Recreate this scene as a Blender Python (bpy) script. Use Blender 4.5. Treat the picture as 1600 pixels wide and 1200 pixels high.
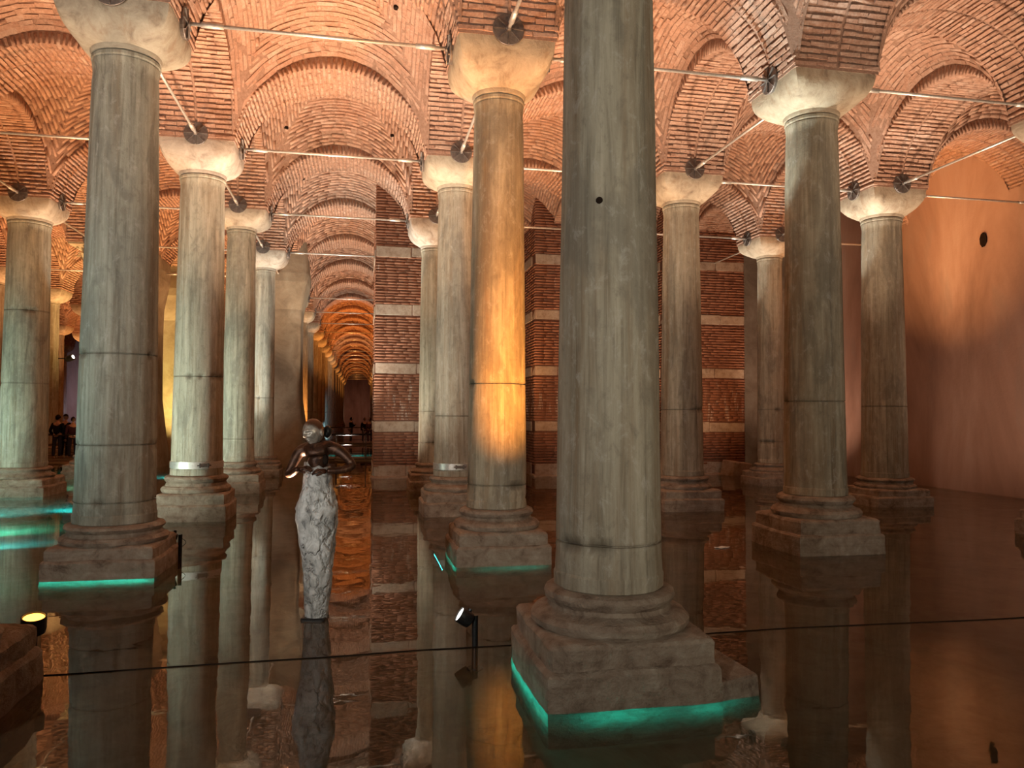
import bpy, bmesh, math, random
import numpy as np
from mathutils import Vector, Matrix, Euler
from mathutils import noise as mnoise

# ------------------------------------------------------------------ scene, camera, exposure
for o in list(bpy.data.objects):
    bpy.data.objects.remove(o, do_unlink=True)
scn = bpy.context.scene
COL = scn.collection
random.seed(7)
RNG = np.random.default_rng(7)

L = 4.8                      # spacing of the column grid (metres); water surface at z = 0
ZB, ZT, ZC = 0.685, 6.35, 6.90   # shaft foot, shaft head, capital top
ZROD = 6.96
CAM = Vector((2.967, -10.322, 1.95))
YAW, PITCH, ROLL, FPX = 0.195044, 0.038748, 0.004965, 1195.8

cam_d = bpy.data.cameras.new('camera')
cam_d.sensor_fit = 'HORIZONTAL'; cam_d.sensor_width = 36.0
cam_d.lens = FPX / 1600 * 36.0
cam_d.clip_start = 0.05; cam_d.clip_end = 400
cam = bpy.data.objects.new('camera', cam_d); COL.objects.link(cam)
_F = Vector((math.sin(YAW)*math.cos(PITCH), math.cos(YAW)*math.cos(PITCH), math.sin(PITCH)))
_R = Vector((math.cos(YAW), -math.sin(YAW), 0)); _U = _R.cross(_F)
_R2 = _R*math.cos(ROLL) + _U*math.sin(ROLL); _U2 = -_R*math.sin(ROLL) + _U*math.cos(ROLL)
_M = Matrix((_R2, _U2, -_F)).transposed().to_4x4(); _M.translation = CAM
cam.matrix_world = _M
scn.camera = cam

w = bpy.data.worlds.new('world'); scn.world = w; w.use_nodes = True
w.node_tree.nodes['Background'].inputs[0].default_value = (0.0, 0.0, 0.0, 1)
w.node_tree.nodes['Background'].inputs[1].default_value = 0.0

vs = scn.view_settings
vs.view_transform = 'Standard'; vs.look = 'None'; vs.gamma = 1.0; vs.use_curve_mapping = False
vs.exposure = 0.0
scn.cycles.max_bounces = 7; scn.cycles.diffuse_bounces = 2; scn.cycles.caustics_reflective = False; scn.cycles.caustics_refractive = False; scn.cycles.adaptive_threshold = 0.03; scn.cycles.glossy_bounces = 3; scn.cycles.transparent_max_bounces = 8

# ------------------------------------------------------------------ lights
def aim(o, target):
    d = Vector(target) - o.location
    o.rotation_euler = d.to_track_quat('-Z', 'Y').to_euler()
def spot(loc, target, watts, color, angle=70, blend=0.8, radius=0.08, name='spotlight_beam'):
    l = bpy.data.lights.new(name, 'SPOT'); l.energy = watts; l.color = color
    l.spot_size = math.radians(angle); l.spot_blend = blend; l.shadow_soft_size = radius
    o = bpy.data.objects.new(name, l); o.location = loc; COL.objects.link(o); aim(o, target); return o
def point(loc, watts, color, radius=0.1, name='lamp_glow'):
    l = bpy.data.lights.new(name, 'POINT'); l.energy = watts; l.color = color; l.shadow_soft_size = radius
    o = bpy.data.objects.new(name, l); o.location = loc; COL.objects.link(o); return o

def strip(loc, target, length, watts, color, name='underwater_strip'):
    l = bpy.data.lights.new(name, 'AREA'); l.shape = 'RECTANGLE'; l.size = length; l.size_y = 0.03; l.energy = watts; l.color = color
    o = bpy.data.objects.new(name, l); o.location = loc; COL.objects.link(o); aim(o, target); return o

AMBER = (1.0, 0.50, 0.21); PEACH = (1.0, 0.70, 0.48); DEEP = (1.0, 0.36, 0.08)
PALE = (1.0, 0.93, 0.80); GREENW = (0.82, 1.0, 0.86); CYAN = (0.02, 1.0, 0.86); AQUA = (0.0, 0.74, 1.0)

# one uplight in the middle of every bay: (i, j) -> watts, colour
BAY_LIGHT = {
    (-1,-1): (420, PEACH), (0,-1): (650, PEACH), (1,-1): (300, PEACH), (2,-1): (500, PEACH), (3,-1): (400, PEACH),
    (-2,0): (400, AMBER), (-1,0): (850, (1.0, 0.60, 0.34)), (0,0): (1450, PEACH), (1,0): (800, PEACH), (2,0): (1000, PEACH), (3,0): (750, PEACH),
    (-2,1): (500, AMBER), (-1,1): (800, AMBER), (0,1): (950, PEACH), (1,1): (800, AMBER), (2,1): (550, PEACH), (3,1): (800, AMBER),
    (-3,2): (680, AMBER), (-2,2): (1020, AMBER), (-1,2): (700, AMBER), (0,2): (700, PALE), (1,2): (400, AMBER), (2,2): (300, PEACH), (3,2): (250, PEACH),
    (-3,3): (680, AMBER), (-2,3): (1020, AMBER), (-1,3): (800, AMBER), (0,3): (900, PEACH),
    (-3,4): (680, AMBER), (-2,4): (1020, AMBER), (-1,4): (700, AMBER), (0,4): (550, PALE),
    (-2,5): (1020, AMBER), (-1,5): (700, AMBER), (0,5): (800, PEACH), (0,6): (500, PALE),
    (-3,6): (850, AMBER), (-2,7): (850, AMBER), (-3,7): (900, AMBER), (-3,8): (900, DEEP), (-2,6): (900, AMBER), (-4,9): (900, AMBER), (-4,8): (900, AMBER), (-3,10): (700, DEEP),
    (0,7): (1100, DEEP), (0,8): (1100, DEEP), (0,9): (700, DEEP), (0,10): (1200, DEEP), (0,11): (900, AMBER), (0,12): (800, AMBER),
    (0,13): (900, DEEP), (0,15): (900, DEEP), (0,17): (900, DEEP), (0,19): (900, DEEP), (0,21): (900, DEEP), (0,23): (500, DEEP),
}
for (i, j), (e, c) in BAY_LIGHT.items():
    x = L*(i+.5) - (0.9 if i == 3 else 0)
    spot((x, L*(j+.5), 0.35), (x, L*(j+.5), 9), e*3.0, c, angle=60 if i == 3 else 82, blend=1.0, radius=0.10, name='vault_uplight')

# lamps on the visitor platform and walkways, plus unseen fill spots added for brightness
LAMPS = [
    ('spot', (-2.6, -13.0, 3.0), (2.2, -2.0, 3.6), 1700, (1.0, 0.95, 0.86), 75, 0.25),
    ('spot', (8.5, -13.5, 3.0), (7.0, -1.0, 4.4), 1200, (1.0, 0.86, 0.66), 80, 0.25),
    ('spot', (-4.6, -9.0, 0.8), (-0.1, 0.0, 4.6), 1000, (1.0, 0.96, 0.9), 36, 0.2),  # unseen spot added only to brighten the big left column
    # unseen cool spots at the left, standing in for the underwater lamps' spill
    ('spot', (-5.5, -1.2, 0.4), (-0.1, 0.0, 2.4), 420, (0.55, 1.0, 0.97), 42, 0.15),
    ('spot', (-3.0, 1.8, 0.5), (0.0, 4.8, 2.6), 800, GREENW, 84, 0.12),
    ('spot', (-2.2, 6.9, 0.5), (0.0, 9.6, 2.4), 460, GREENW, 84, 0.12),
    ('spot', (-1.4, 12.4, 0.4), (0.0, 14.4, 4.8), 900, (0.96, 1.0, 0.93), 60, 0.10),
    ('spot', (-7.4, 5.6, 0.5), (-4.8, 9.6, 2.2), 800, (0.72, 1.0, 0.86), 84, 0.12),
    ('spot', (-6.2, 12.6, 0.4), (-4.8, 14.4, 3.0), 200, (0.8, 1.0, 0.35), 60, 0.12),
    # amber beam on the column in the middle
    ('spot', (5.35, -2.7, 0.30), (4.80, -0.2, 3.9), 2300, (1.0, 0.36, 0.05), 66, 0.06),
    ('spot', (2.3, 2.2, 0.4), (4.8, 4.8, 4.0), 300, PALE, 60, 0.10),
    ('spot', (2.6, 6.6, 0.4), (4.8, 9.6, 4.2), 260, GREENW, 55, 0.10),
    # white raking beams on the flanks of the capitals
    ('spot', (7.0, 0.9, 0.4), (9.0, 0.0, 6.75), 3200, (0.82, 1.0, 0.98), 17, 0.03),
    ('spot', (11.7, 5.8, 0.4), (13.8, 4.8, 6.75), 2400, (0.95, 1.0, 0.93), 17, 0.03),
    ('spot', (12.0, 10.5, 0.4), (13.8, 9.6, 6.75), 1800, (0.95, 1.0, 0.93), 17, 0.03),
    ('spot', (2.4, 10.5, 0.4), (4.2, 9.6, 6.75), 1600, (0.95, 1.0, 0.95), 17, 0.03),
    ('spot', (2.6, 5.6, 0.4), (0.55, 4.8, 6.7), 1300, PALE, 17, 0.03),
    ('spot', (-2.4, 10.4, 0.4), (-4.2, 9.6, 6.7), 1300, PALE, 17, 0.03),
    # right wall: a beam from across the aisle, then two added fill spots
    ('spot', (9.9, 7.2, 0.3), (18.4, 7.2, 7.6), 4600, (1.0, 0.50, 0.20), 40, 0.08),
    ('spot', (15.4, 0.4, 0.3), (18.4, 6.8, 4.2), 900, (1.0, 0.68, 0.50), 75, 0.08),  # unseen fill added close by to lift the wall's dark lower half
    ('spot', (15.5, 11.2, 0.3), (18.4, 13.4, 3.4), 350, (1.0, 0.62, 0.45), 90, 0.08),
    # brick piers
    ('spot', (3.0, 8.2, 0.4), (4.6, 13.1, 4.5), 420, (1.0, 0.88, 0.72), 80, 0.10),
    ('spot', (12.4, 9.4, 0.4), (14.2, 13.1, 4.0), 420, AMBER, 80, 0.10),
    ('spot', (7.4, 9.4, 0.4), (9.4, 13.1, 4.0), 300, AMBER, 80, 0.10),
    # plastered piers and tunnel
    ('spot', (-3.2, 21.0, 0.4), (-4.6, 23.0, 3.4), 2400, (1.0, 0.70, 0.22), 80, 0.10),
    ('spot', (1.4, 27.2, 0.4), (0.1, 28.6, 2.6), 900, DEEP, 60, 0.06),
    ('spot', (-1.8, 16.4, 0.4), (0.0, 19.2, 4.0), 160, PALE, 70, 0.06),
    ('spot', (0.9, 46.0, 0.4), (0.2, 52.8, 1.0), 700, (0.35, 0.75, 1.0), 50, 0.06),
    ('spot', (2.4, 112.0, 0.6), (2.4, 119.9, 3.0), 260, (1.0, 0.5, 0.35), 100, 0.10),
    ('spot', (-17.0, 51.0, 0.6), (-17.0, 56.0, 3.0), 600, (0.72, 0.70, 1.0), 100, 0.10),
    # statue
    ('spot', (1.0, -5.4, 0.5), (2.5, -2.8, 1.35), 45, (1.0, 0.98, 0.94), 40, 0.05),
]
for kind, loc, tgt, e, c, a, r in LAMPS:
    spot(loc, tgt, e, c, angle=a, radius=r, blend=1.0 if a > 20 else 0.5)
# turquoise lamps under the water, shining away from the platform along the floor and the footings
for loc, tgt, e, c, a in [
        ((-4.6, 5.6, -0.06), (-4.4, 8.0, -0.55), 3200, AQUA, 150), ((-6.2, 6.6, -0.06), (-5.6, 8.6, -0.55), 2400, AQUA, 150), ((-3.2, 3.4, -0.06), (-3.0, 5.6, -0.55), 1200, CYAN, 150), ((-2.6, 6.4, -0.06), (-2.6, 8.6, -0.55), 1120, AQUA, 150),
        ((-5.4, 10.8, -0.06), (-4.6, 13.2, -0.55), 1820, CYAN, 150), ((-7.6, 15.0, -0.06), (-7.2, 17.5, -0.55), 1820, CYAN, 150),
        ((-2.4, 14.0, -0.06), (-2.4, 16.5, -0.55), 1400, AQUA, 150), ((-2.4, 2.2, -0.06), (-2.2, 4.6, -0.55), 420, AQUA, 150),
        ((-2.6, -1.6, -0.06), (-2.2, 2.0, -0.55), 900, CYAN, 150), ((-3.8, 0.8, -0.06), (-3.6, 3.4, -0.55), 900, AQUA, 150),  # added to tint the floor teal, in place of haze in the water
        ((2.4, 25.0, -0.06), (2.4, 33.0, -0.55), 2100, AQUA, 150), ((2.5, 39.5, -0.06), (2.5, 46.0, -0.55), 2100, AQUA, 150)]:
    spot(loc, tgt, e, c, angle=a, radius=0.03, name='underwater_lamp')
# turquoise light strips lying along the footings just below the surface
strip((0.0, -0.80, -0.075), (0.0, -0.60, -0.045), 1.3, 16, CYAN)
strip((4.02, -4.8, -0.075), (4.20, -4.8, -0.045), 1.3, 9, CYAN)
strip((4.7, -5.62, -0.10), (4.7, -5.42, -0.05), 0.5, 2.2, CYAN); strip((5.35, -5.62, -0.12), (5.35, -5.42, -0.06), 0.35, 1.2, CYAN)
strip((4.00, -0.1, -0.075), (4.20, -0.1, -0.045), 1.1, 10, CYAN); strip((4.9, -0.84, -0.12), (4.9, -0.62, -0.06), 0.8, 2.0, CYAN)

# ------------------------------------------------------------------ node helpers and materials
class NT:
    def __init__(s, name):
        s.m = bpy.data.materials.new(name); s.m.use_nodes = True
        s.t = s.m.node_tree; s.t.nodes.clear()
        s.out = s.n('ShaderNodeOutputMaterial')
    def n(s, kind, **kw):
        x = s.t.nodes.new(kind)
        for k, v in kw.items():
            if k.startswith('i_'):
                key = k[2:]; key = int(key) if key.isdigit() else key.replace('_', ' ')
                s.put(x, key, v)
            else: setattr(x, k, v)
        return x
    def put(s, x, key, v):
        if isinstance(v, bpy.types.NodeSocket): s.t.links.new(v, x.inputs[key])
        else: x.inputs[key].default_value = v
    def coord(s, scale=(1,1,1), loc=(0,0,0), rand=True, world=False):
        if world:
            v = s.n('ShaderNodeNewGeometry').outputs['Position']
        else:
            v = s.n('ShaderNodeTexCoord').outputs['Object']
        if rand:
            r = s.n('ShaderNodeObjectInfo').outputs['Random']
            k = s.n('ShaderNodeMath', operation='MULTIPLY', i_0=r, i_1=37.0).outputs[0]
            v = s.n('ShaderNodeVectorMath', operation='ADD', i_0=v, i_1=k).outputs[0]
        mp = s.n('ShaderNodeMapping', i_Vector=v); mp.inputs['Scale'].default_value = scale; mp.inputs['Location'].default_value = loc
        return mp.outputs[0]
    def noise(s, v, scale, detail=4, rough=0.6, dist=0.0):
        return s.n('ShaderNodeTexNoise', i_Vector=v, i_Scale=scale, i_Detail=detail, i_Roughness=rough, i_Distortion=dist).outputs['Fac']
    def ramp(s, f, stops):
        r = s.n('ShaderNodeValToRGB', i_Fac=f); e = r.color_ramp.elements
        while len(e) < len(stops): e.new(0.5)
        for q, (p, c) in zip(e, stops):
            q.position = p; q.color = (c[0], c[1], c[2], 1) if not isinstance(c, (int, float)) else (c, c, c, 1)
        return r.outputs[0]
    def mix(s, f, a, b, mode='MIX'):
        m = s.n('ShaderNodeMix', data_type='RGBA', blend_type=mode)
        for k, v in ((0, f), (6, a), (7, b)):
            if isinstance(v, tuple) and len(v) == 3: v = (*v, 1)
            s.put(m, k, v)
        return m.outputs[2]
    def math(s, op, a, b=0.0, clamp=False):
        return s.n('ShaderNodeMath', operation=op, use_clamp=clamp, i_0=a, i_1=b).outputs[0]
    def bump(s, h, strength=0.3, dist=0.02, normal=None):
        b = s.n('ShaderNodeBump', i_Height=h, i_Strength=strength, i_Distance=dist)
        if normal: s.put(b, 'Normal', normal)
        return b.outputs[0]
    def bsdf(s, color, rough=0.7, metal=0.0, normal=None, spec=0.3, **kw):
        b = s.n('ShaderNodeBsdfPrincipled')
        s.put(b, 'Base Color', (*color, 1) if isinstance(color, tuple) and len(color) == 3 else color)
        s.put(b, 'Roughness', rough); s.put(b, 'Metallic', metal); s.put(b, 'Specular IOR Level', spec)
        if normal: s.put(b, 'Normal', normal)
        for k, v in kw.items(): s.put(b, k.replace('_', ' '), v)
        s.t.links.new(b.outputs[0], s.out.inputs[0]); return s.m

MAT = {}
def mk_materials():
    t = NT('brick')     # thin fired bricks, each with its own tone
    isl = t.n('ShaderNodeNewGeometry').outputs['Random Per Island']
    rnd = t.n('ShaderNodeObjectInfo').outputs['Random']
    k = t.math('FRACT', t.math('ADD', isl, rnd))
    base = t.ramp(k, [(0.0, (0.42, 0.225, 0.15)), (0.35, (0.49, 0.27, 0.185)), (0.7, (0.54, 0.31, 0.215)), (0.93, (0.58, 0.36, 0.265)), (1.0, (0.62, 0.44, 0.35))])
    v = t.coord(world=True, rand=False)
    big = t.noise(v, 0.55, 3)
    base = t.mix(t.ramp(big, [(0.45, 0.0), (0.75, 0.55)]), base, (0.56, 0.42, 0.34))
    fine = t.noise(v, 26.0, 5, 0.7)
    base = t.mix(0.42, base, t.ramp(fine, [(0.3, (0.22, 0.115, 0.08)), (0.7, (0.62, 0.42, 0.31))]))
    sm = t.noise(v, 7.0, 5, 0.75, 0.5)
    base = t.mix(t.ramp(sm, [(0.52, 0.0), (0.66, 0.6)]), base, (0.60, 0.45, 0.36))
    base = t.mix(t.ramp(sm, [(0.30, 0.5), (0.42, 0.0)]), base, (0.24, 0.12, 0.08))
    MAT['brick'] = t.bsdf(base, 0.9, normal=t.bump(t.math('ADD', fine, sm), 0.8, 0.02), spec=0.15)

    t = NT('mortar')
    v = t.coord(world=True, rand=False)
    f = t.noise(v, 18.0, 6, 0.7)
    c = t.ramp(f, [(0.3, (0.25, 0.145, 0.10)), (0.7, (0.42, 0.275, 0.205))])
    MAT['mortar'] = t.bsdf(c, 0.95, normal=t.bump(f, 0.6, 0.015), spec=0.1)

    t = NT('pier_brick')  # darker brick with lime runs
    isl = t.n('ShaderNodeNewGeometry').outputs['Random Per Island']
    base = t.ramp(isl, [(0.0, (0.30, 0.135, 0.082)), (0.6, (0.325, 0.145, 0.088)), (1.0, (0.36, 0.165, 0.10))])
    v = t.coord(world=True, rand=False)
    vs_ = t.coord(scale=(3.2, 3.2, 0.55), world=True, rand=False)
    run = t.noise(vs_, 1.6, 6, 0.72)
    pz = t.n('ShaderNodeSeparateXYZ', i_0=t.n('ShaderNodeNewGeometry').outputs['Position']).outputs[2]
    band = t.math('SUBTRACT', 1.0, t.math('MULTIPLY', t.math('ABSOLUTE', t.math('SUBTRACT', pz, 2.15)), 0.95), True)
    lime = t.ramp(t.math('ADD', run, t.math('MULTIPLY', band, 0.13)), [(0.635, 0.0), (0.71, 0.75)])
    base = t.mix(lime, base, (0.62, 0.52, 0.44))
    fine = t.noise(v, 24.0, 5, 0.7)
    MAT['pier_brick'] = t.bsdf(base, 0.9, normal=t.bump(fine, 0.4, 0.01), spec=0.15)
    t = NT('pier_mortar')
    v = t.coord(world=True, rand=False); f = t.noise(v, 18.0, 6, 0.7)
    MAT['pier_mortar'] = t.bsdf(t.ramp(f, [(0.3, (0.13, 0.06, 0.04)), (0.7, (0.22, 0.11, 0.075))]), 0.95, spec=0.1)

    t = NT('limestone')
    v = t.coord(world=True, rand=False); f = t.noise(v, 7.0, 7, 0.7); g = t.noise(v, 40, 3)
    rn = t.n('ShaderNodeObjectInfo').outputs['Random']
    c = t.ramp(f, [(0.28, (0.25, 0.17, 0.12)), (0.5, (0.46, 0.36, 0.28)), (0.75, (0.56, 0.47, 0.38))])
    c = t.mix(t.math('MULTIPLY', rn, 0.35), c, (0.40, 0.27, 0.19))
    MAT['limestone'] = t.bsdf(c, 0.85, normal=t.bump(t.math('ADD', f, t.math('MULTIPLY', g, 0.4)), 0.6, 0.03), spec=0.2)

    t = NT('marble')    # grey marble shafts: vertical veins, stains, tint from the object's colour
    oc = t.n('ShaderNodeObjectInfo')
    v1 = t.coord(scale=(1, 1, 0.055)); v2 = t.coord(scale=(1, 1, 0.12)); v3 = t.coord()
    streak = t.noise(v1, 11.0, 7, 0.68, 0.5)
    vein = t.noise(v2, 2.2, 6, 0.6, 1.4)
    stain = t.noise(v1, 3.2, 5, 0.7, 0.3)
    c = t.ramp(streak, [(0.30, (0.20, 0.18, 0.145)), (0.45, (0.40, 0.375, 0.32)), (0.58, (0.50, 0.475, 0.41)), (0.74, (0.62, 0.59, 0.52))])
    c = t.mix(t.ramp(vein, [(0.47, 0.0), (0.50, 0.22), (0.53, 0.0)]), c, (0.24, 0.24, 0.23))
    c = t.mix(t.ramp(stain, [(0.50, 0.0), (0.68, 0.72)]), c, (0.27, 0.18, 0.11))
    drip = t.noise(t.coord(scale=(1, 1, 0.022), loc=(2, 9, 4)), 26.0, 4, 0.6, 0.2)
    c = t.mix(t.ramp(drip, [(0.60, 0.0), (0.68, 0.40)]), c, (0.17, 0.14, 0.105))
    c = t.mix(t.ramp(drip, [(0.30, 0.30), (0.38, 0.0)]), c, (0.68, 0.66, 0.60))
    patch = t.noise(t.coord(scale=(1, 1, 0.35), loc=(5, 3, 1)), 1.5, 5, 0.6, 1.2)
    c = t.mix(t.ramp(patch, [(0.52, 0.0), (0.60, 0.50)]), c, (0.215, 0.205, 0.185))
    c = t.mix(1.0, c, oc.outputs['Color'], 'MULTIPLY')
    gr = t.n('ShaderNodeAttribute', attribute_name='grime').outputs['Fac']
    c = t.mix(t.math('MULTIPLY', gr, 0.85), c, (0.105, 0.082, 0.055))
    mot = t.noise(t.coord(scale=(1, 1, 0.6)), 9.0, 7, 0.75, 0.4)
    c = t.mix(t.ramp(mot, [(0.34, 0.45), (0.46, 0.0)]), c, (0.19, 0.165, 0.13))
    c = t.mix(t.ramp(mot, [(0.54, 0.0), (0.68, 0.4)]), c, (0.66, 0.63, 0.56))
    f = t.noise(v3, 30, 5, 0.7)
    MAT['marble'] = t.bsdf(c, 0.75, normal=t.bump(t.math('ADD', f, mot), 0.35, 0.02), spec=0.2)

    t = NT('capital_marble')
    oc = t.n('ShaderNodeObjectInfo')
    v = t.coord(); v2 = t.coord(scale=(1, 1, 0.35))
    f = t.noise(v, 4.0, 7, 0.68, 0.5); g = t.noise(v, 22, 5, 0.7); s_ = t.noise(v2, 5, 5, 0.65, 0.4)
    c = t.ramp(f, [(0.30, (0.26, 0.21, 0.17)), (0.46, (0.44, 0.38, 0.315)), (0.6, (0.52, 0.465, 0.395)), (0.74, (0.62, 0.57, 0.49))])
    c = t.mix(t.ramp(s_, [(0.56, 0.0), (0.72, 0.6)]), c, (0.33, 0.22, 0.15))
    c = t.mix(1.0, c, oc.outputs['Color'], 'MULTIPLY')
    MAT['capital'] = t.bsdf(c, 0.7, normal=t.bump(t.math('ADD', f, t.math('MULTIPLY', g, 0.5)), 0.6, 0.03), spec=0.25)

    t = NT('base_stone')
    v = t.coord(); f = t.noise(v, 5.0, 7, 0.7, 0.4); g = t.noise(v, 30, 5, 0.7)
    lay = t.noise(t.coord(scale=(0.5, 0.5, 6)), 3.0, 4, 0.6)
    c = t.ramp(f, [(0.30, (0.15, 0.10, 0.07)), (0.46, (0.34, 0.26, 0.195)), (0.60, (0.43, 0.35, 0.27)), (0.74, (0.58, 0.50, 0.41))])
    c = t.mix(t.ramp(lay, [(0.5, 0.0), (0.7, 0.5)]), c, (0.22, 0.15, 0.105))
    MAT['base'] = t.bsdf(c, 0.8, normal=t.bump(t.math('ADD', f, t.math('MULTIPLY', g, 0.5)), 1.0, 0.04), spec=0.25)

    t = NT('pink_plaster')
    v = t.coord(world=True, rand=False); v2 = t.coord(scale=(1, 0.9, 0.28), world=True, rand=False)
    f = t.noise(v2, 0.55, 6, 0.62, 0.5); g = t.noise(v, 14, 5, 0.7); h = t.noise(v2, 1.6, 5, 0.6, 0.3)
    c = t.ramp(f, [(0.30, (0.27, 0.16, 0.115)), (0.48, (0.42, 0.26, 0.19)), (0.6, (0.50, 0.33, 0.25)), (0.75, (0.55, 0.40, 0.32))])
    c = t.mix(t.ramp(h, [(0.58, 0.0), (0.68, 0.4)]), c, (0.34, 0.25, 0.20))
    MAT['plaster'] = t.bsdf(c, 0.85, normal=t.bump(t.math('ADD', g, t.math('MULTIPLY', f, 3.0)), 0.3, 0.02), spec=0.2)

    t = NT('grey_plaster')
    v = t.coord(world=True, rand=False); f = t.noise(v, 1.3, 6, 0.65, 0.6); g = t.noise(v, 16, 5)
    c = t.ramp(f, [(0.3, (0.24, 0.20, 0.15)), (0.55, (0.38, 0.33, 0.25)), (0.75, (0.46, 0.42, 0.34))])
    MAT['grey_plaster'] = t.bsdf(c, 0.85, normal=t.bump(t.math('ADD', g, f), 0.3, 0.03), spec=0.2)

    t = NT('floor_stone')
    v = t.coord(world=True, rand=False); f = t.noise(v, 1.2, 6, 0.7, 0.5)
    c = t.ramp(f, [(0.3, (0.16, 0.13, 0.09)), (0.7, (0.40, 0.36, 0.29))])
    MAT['floor'] = t.bsdf(c, 0.9, normal=t.bump(f, 0.6, 0.05), spec=0.1)

    t = NT('water')     # clear brownish water with a mirror surface
    v = t.coord(world=True, rand=False)
    r1 = t.noise(v, 1.1, 2, 0.5, 0.3); r2 = t.noise(v, 5.0, 2, 0.5)
    nrm = t.bump(t.math('ADD', r1, t.math('MULTIPLY', r2, 0.12)), 1.0, 0.0032)
    fr = t.n('ShaderNodeFresnel', i_IOR=1.33, i_Normal=nrm).outputs[0]
    tr = t.n('ShaderNodeBsdfRefraction', i_Color=(0.95, 0.97, 0.93, 1), i_IOR=1.33, i_Roughness=0.0, i_Normal=nrm).outputs[0]
    gl = t.n('ShaderNodeBsdfGlossy', i_Color=(0.95, 0.95, 0.93, 1), i_Roughness=0.0, i_Normal=nrm).outputs[0]
    df = t.n('ShaderNodeBsdfDiffuse', i_Color=(0.17, 0.118, 0.068, 1)).outputs[0]
    tr = t.n('ShaderNodeMixShader', i_0=0.45, i_1=tr, i_2=df).outputs[0]
    mx = t.n('ShaderNodeMixShader', i_0=fr, i_1=tr, i_2=gl).outputs[0]
    t.t.links.new(mx, t.out.inputs[0]); MAT['water'] = t.m
    va = t.n('ShaderNodeVolumeAbsorption', i_Color=(0.52, 0.72, 0.68, 1), i_Density=2.2).outputs[0]
    t.t.links.new(va, t.out.inputs['Volume'])

    t = NT('steel'); v = t.coord(); f = t.noise(v, 30, 3)
    MAT['steel'] = t.bsdf(t.ramp(f, [(0.3, (0.60, 0.57, 0.52)), (0.7, (0.78, 0.75, 0.70))]), 0.42, 0.65, spec=0.5)
    t = NT('dark_steel'); v = t.coord(); f = t.noise(v, 20, 4)
    MAT['dark_steel'] = t.bsdf(t.ramp(f, [(0.3, (0.14, 0.12, 0.11)), (0.7, (0.25, 0.22, 0.20))]), 0.5, 0.6, spec=0.4)
    t = NT('black_metal'); f = t.noise(t.coord(), 40, 3)
    MAT['black'] = t.bsdf(t.ramp(f, [(0.3, (0.012, 0.012, 0.013)), (0.7, (0.03, 0.03, 0.03))]), 0.4, 0.3, spec=0.5)
    t = NT('hole_shade'); f = t.noise(t.coord(), 8, 3)  # near-black colour standing in for the shade inside holes
    MAT['hole'] = t.bsdf(t.ramp(f, [(0.3, (0.015, 0.01, 0.008)), (0.7, (0.03, 0.02, 0.015))]), 0.95, spec=0.0)
    t = NT('bronze'); v = t.coord(rand=False); f = t.noise(v, 9, 6, 0.7, 0.8)
    MAT['bronze'] = t.bsdf(t.ramp(f, [(0.32, (0.022, 0.010, 0.006)), (0.55, (0.085, 0.036, 0.019)), (0.72, (0.26, 0.15, 0.085))]), 0.42, 0.55, normal=t.bump(f, 0.4, 0.015), spec=0.5)
    t = NT('pale_bronze'); v = t.coord(rand=False); f = t.noise(v, 14, 6, 0.7, 0.8)
    sep = t.n('ShaderNodeSeparateXYZ', i_0=t.n('ShaderNodeTexCoord').outputs['Object'])
    k = t.math('ADD', t.math('MULTIPLY', sep.outputs[2], 6.0), t.math('ADD', t.math('MULTIPLY', sep.outputs[1], 5.0), t.math('MULTIPLY', f, 0.8)))
    pal = t.ramp(f, [(0.30, (0.16, 0.13, 0.10)), (0.5, (0.46, 0.42, 0.36)), (0.75, (0.70, 0.66, 0.60))])
    MAT['face'] = t.bsdf(t.mix(t.ramp(k, [(0.40, 0.0), (0.60, 1.0)]), pal, (0.13, 0.065, 0.035)), 0.36, 0.5, normal=t.bump(f, 0.3, 0.008), spec=0.5)
    t = NT('cracked_white'); v = t.coord(rand=False, scale=(1, 1, 0.7))
    wv = t.n('ShaderNodeVectorMath', operation='ADD', i_0=v, i_1=t.n('ShaderNodeTexNoise', i_Vector=v, i_Scale=5.0, i_Detail=4.0).outputs['Color']).outputs[0]
    vo = t.n('ShaderNodeTexVoronoi', feature='DISTANCE_TO_EDGE', i_Vector=wv, i_Scale=3.0).outputs['Distance']
    n1 = t.noise(v, 7, 6, 0.7, 1.0); n2 = t.noise(v, 3, 3)
    crack = t.ramp(t.math('ADD', vo, t.math('MULTIPLY', n2, 0.06)), [(0.022, 1.0), (0.045, 0.0)])
    c = t.ramp(n1, [(0.34, (0.10, 0.10, 0.10)), (0.44, (0.42, 0.42, 0.40)), (0.55, (0.62, 0.62, 0.60)), (0.7, (0.78, 0.78, 0.75))])
    c = t.mix(crack, c, (0.035, 0.032, 0.03))
    hh = t.math('ADD', t.math('MULTIPLY', n1, 0.8), t.ramp(vo, [(0.0, 0.0), (0.15, 1.0)]))
    MAT['cracked'] = t.bsdf(c, 0.5, normal=t.bump(hh, 0.8, 0.02), spec=0.4)
    def cloth(key, col):
        t = NT(key); f = t.noise(t.coord(), 60, 3)
        MAT[key] = t.bsdf(t.mix(t.math('MULTIPLY', f, 0.4), col, tuple(x*0.5 for x in col)), 0.9, spec=0.1)
    cloth('cloth_black', (0.015, 0.015, 0.018)); cloth('cloth_grey', (0.16, 0.14, 0.14)); cloth('cloth_plum', (0.10, 0.05, 0.07))
    cloth('denim', (0.05, 0.06, 0.09)); cloth('skin', (0.50, 0.32, 0.24)); cloth('hair', (0.02, 0.013, 0.01)); cloth('beige', (0.45, 0.36, 0.25))
    cloth('deck', (0.20, 0.17, 0.13)); cloth('paper', (0.75, 0.74, 0.70)); cloth('cable', (0.02, 0.013, 0.01))
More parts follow.
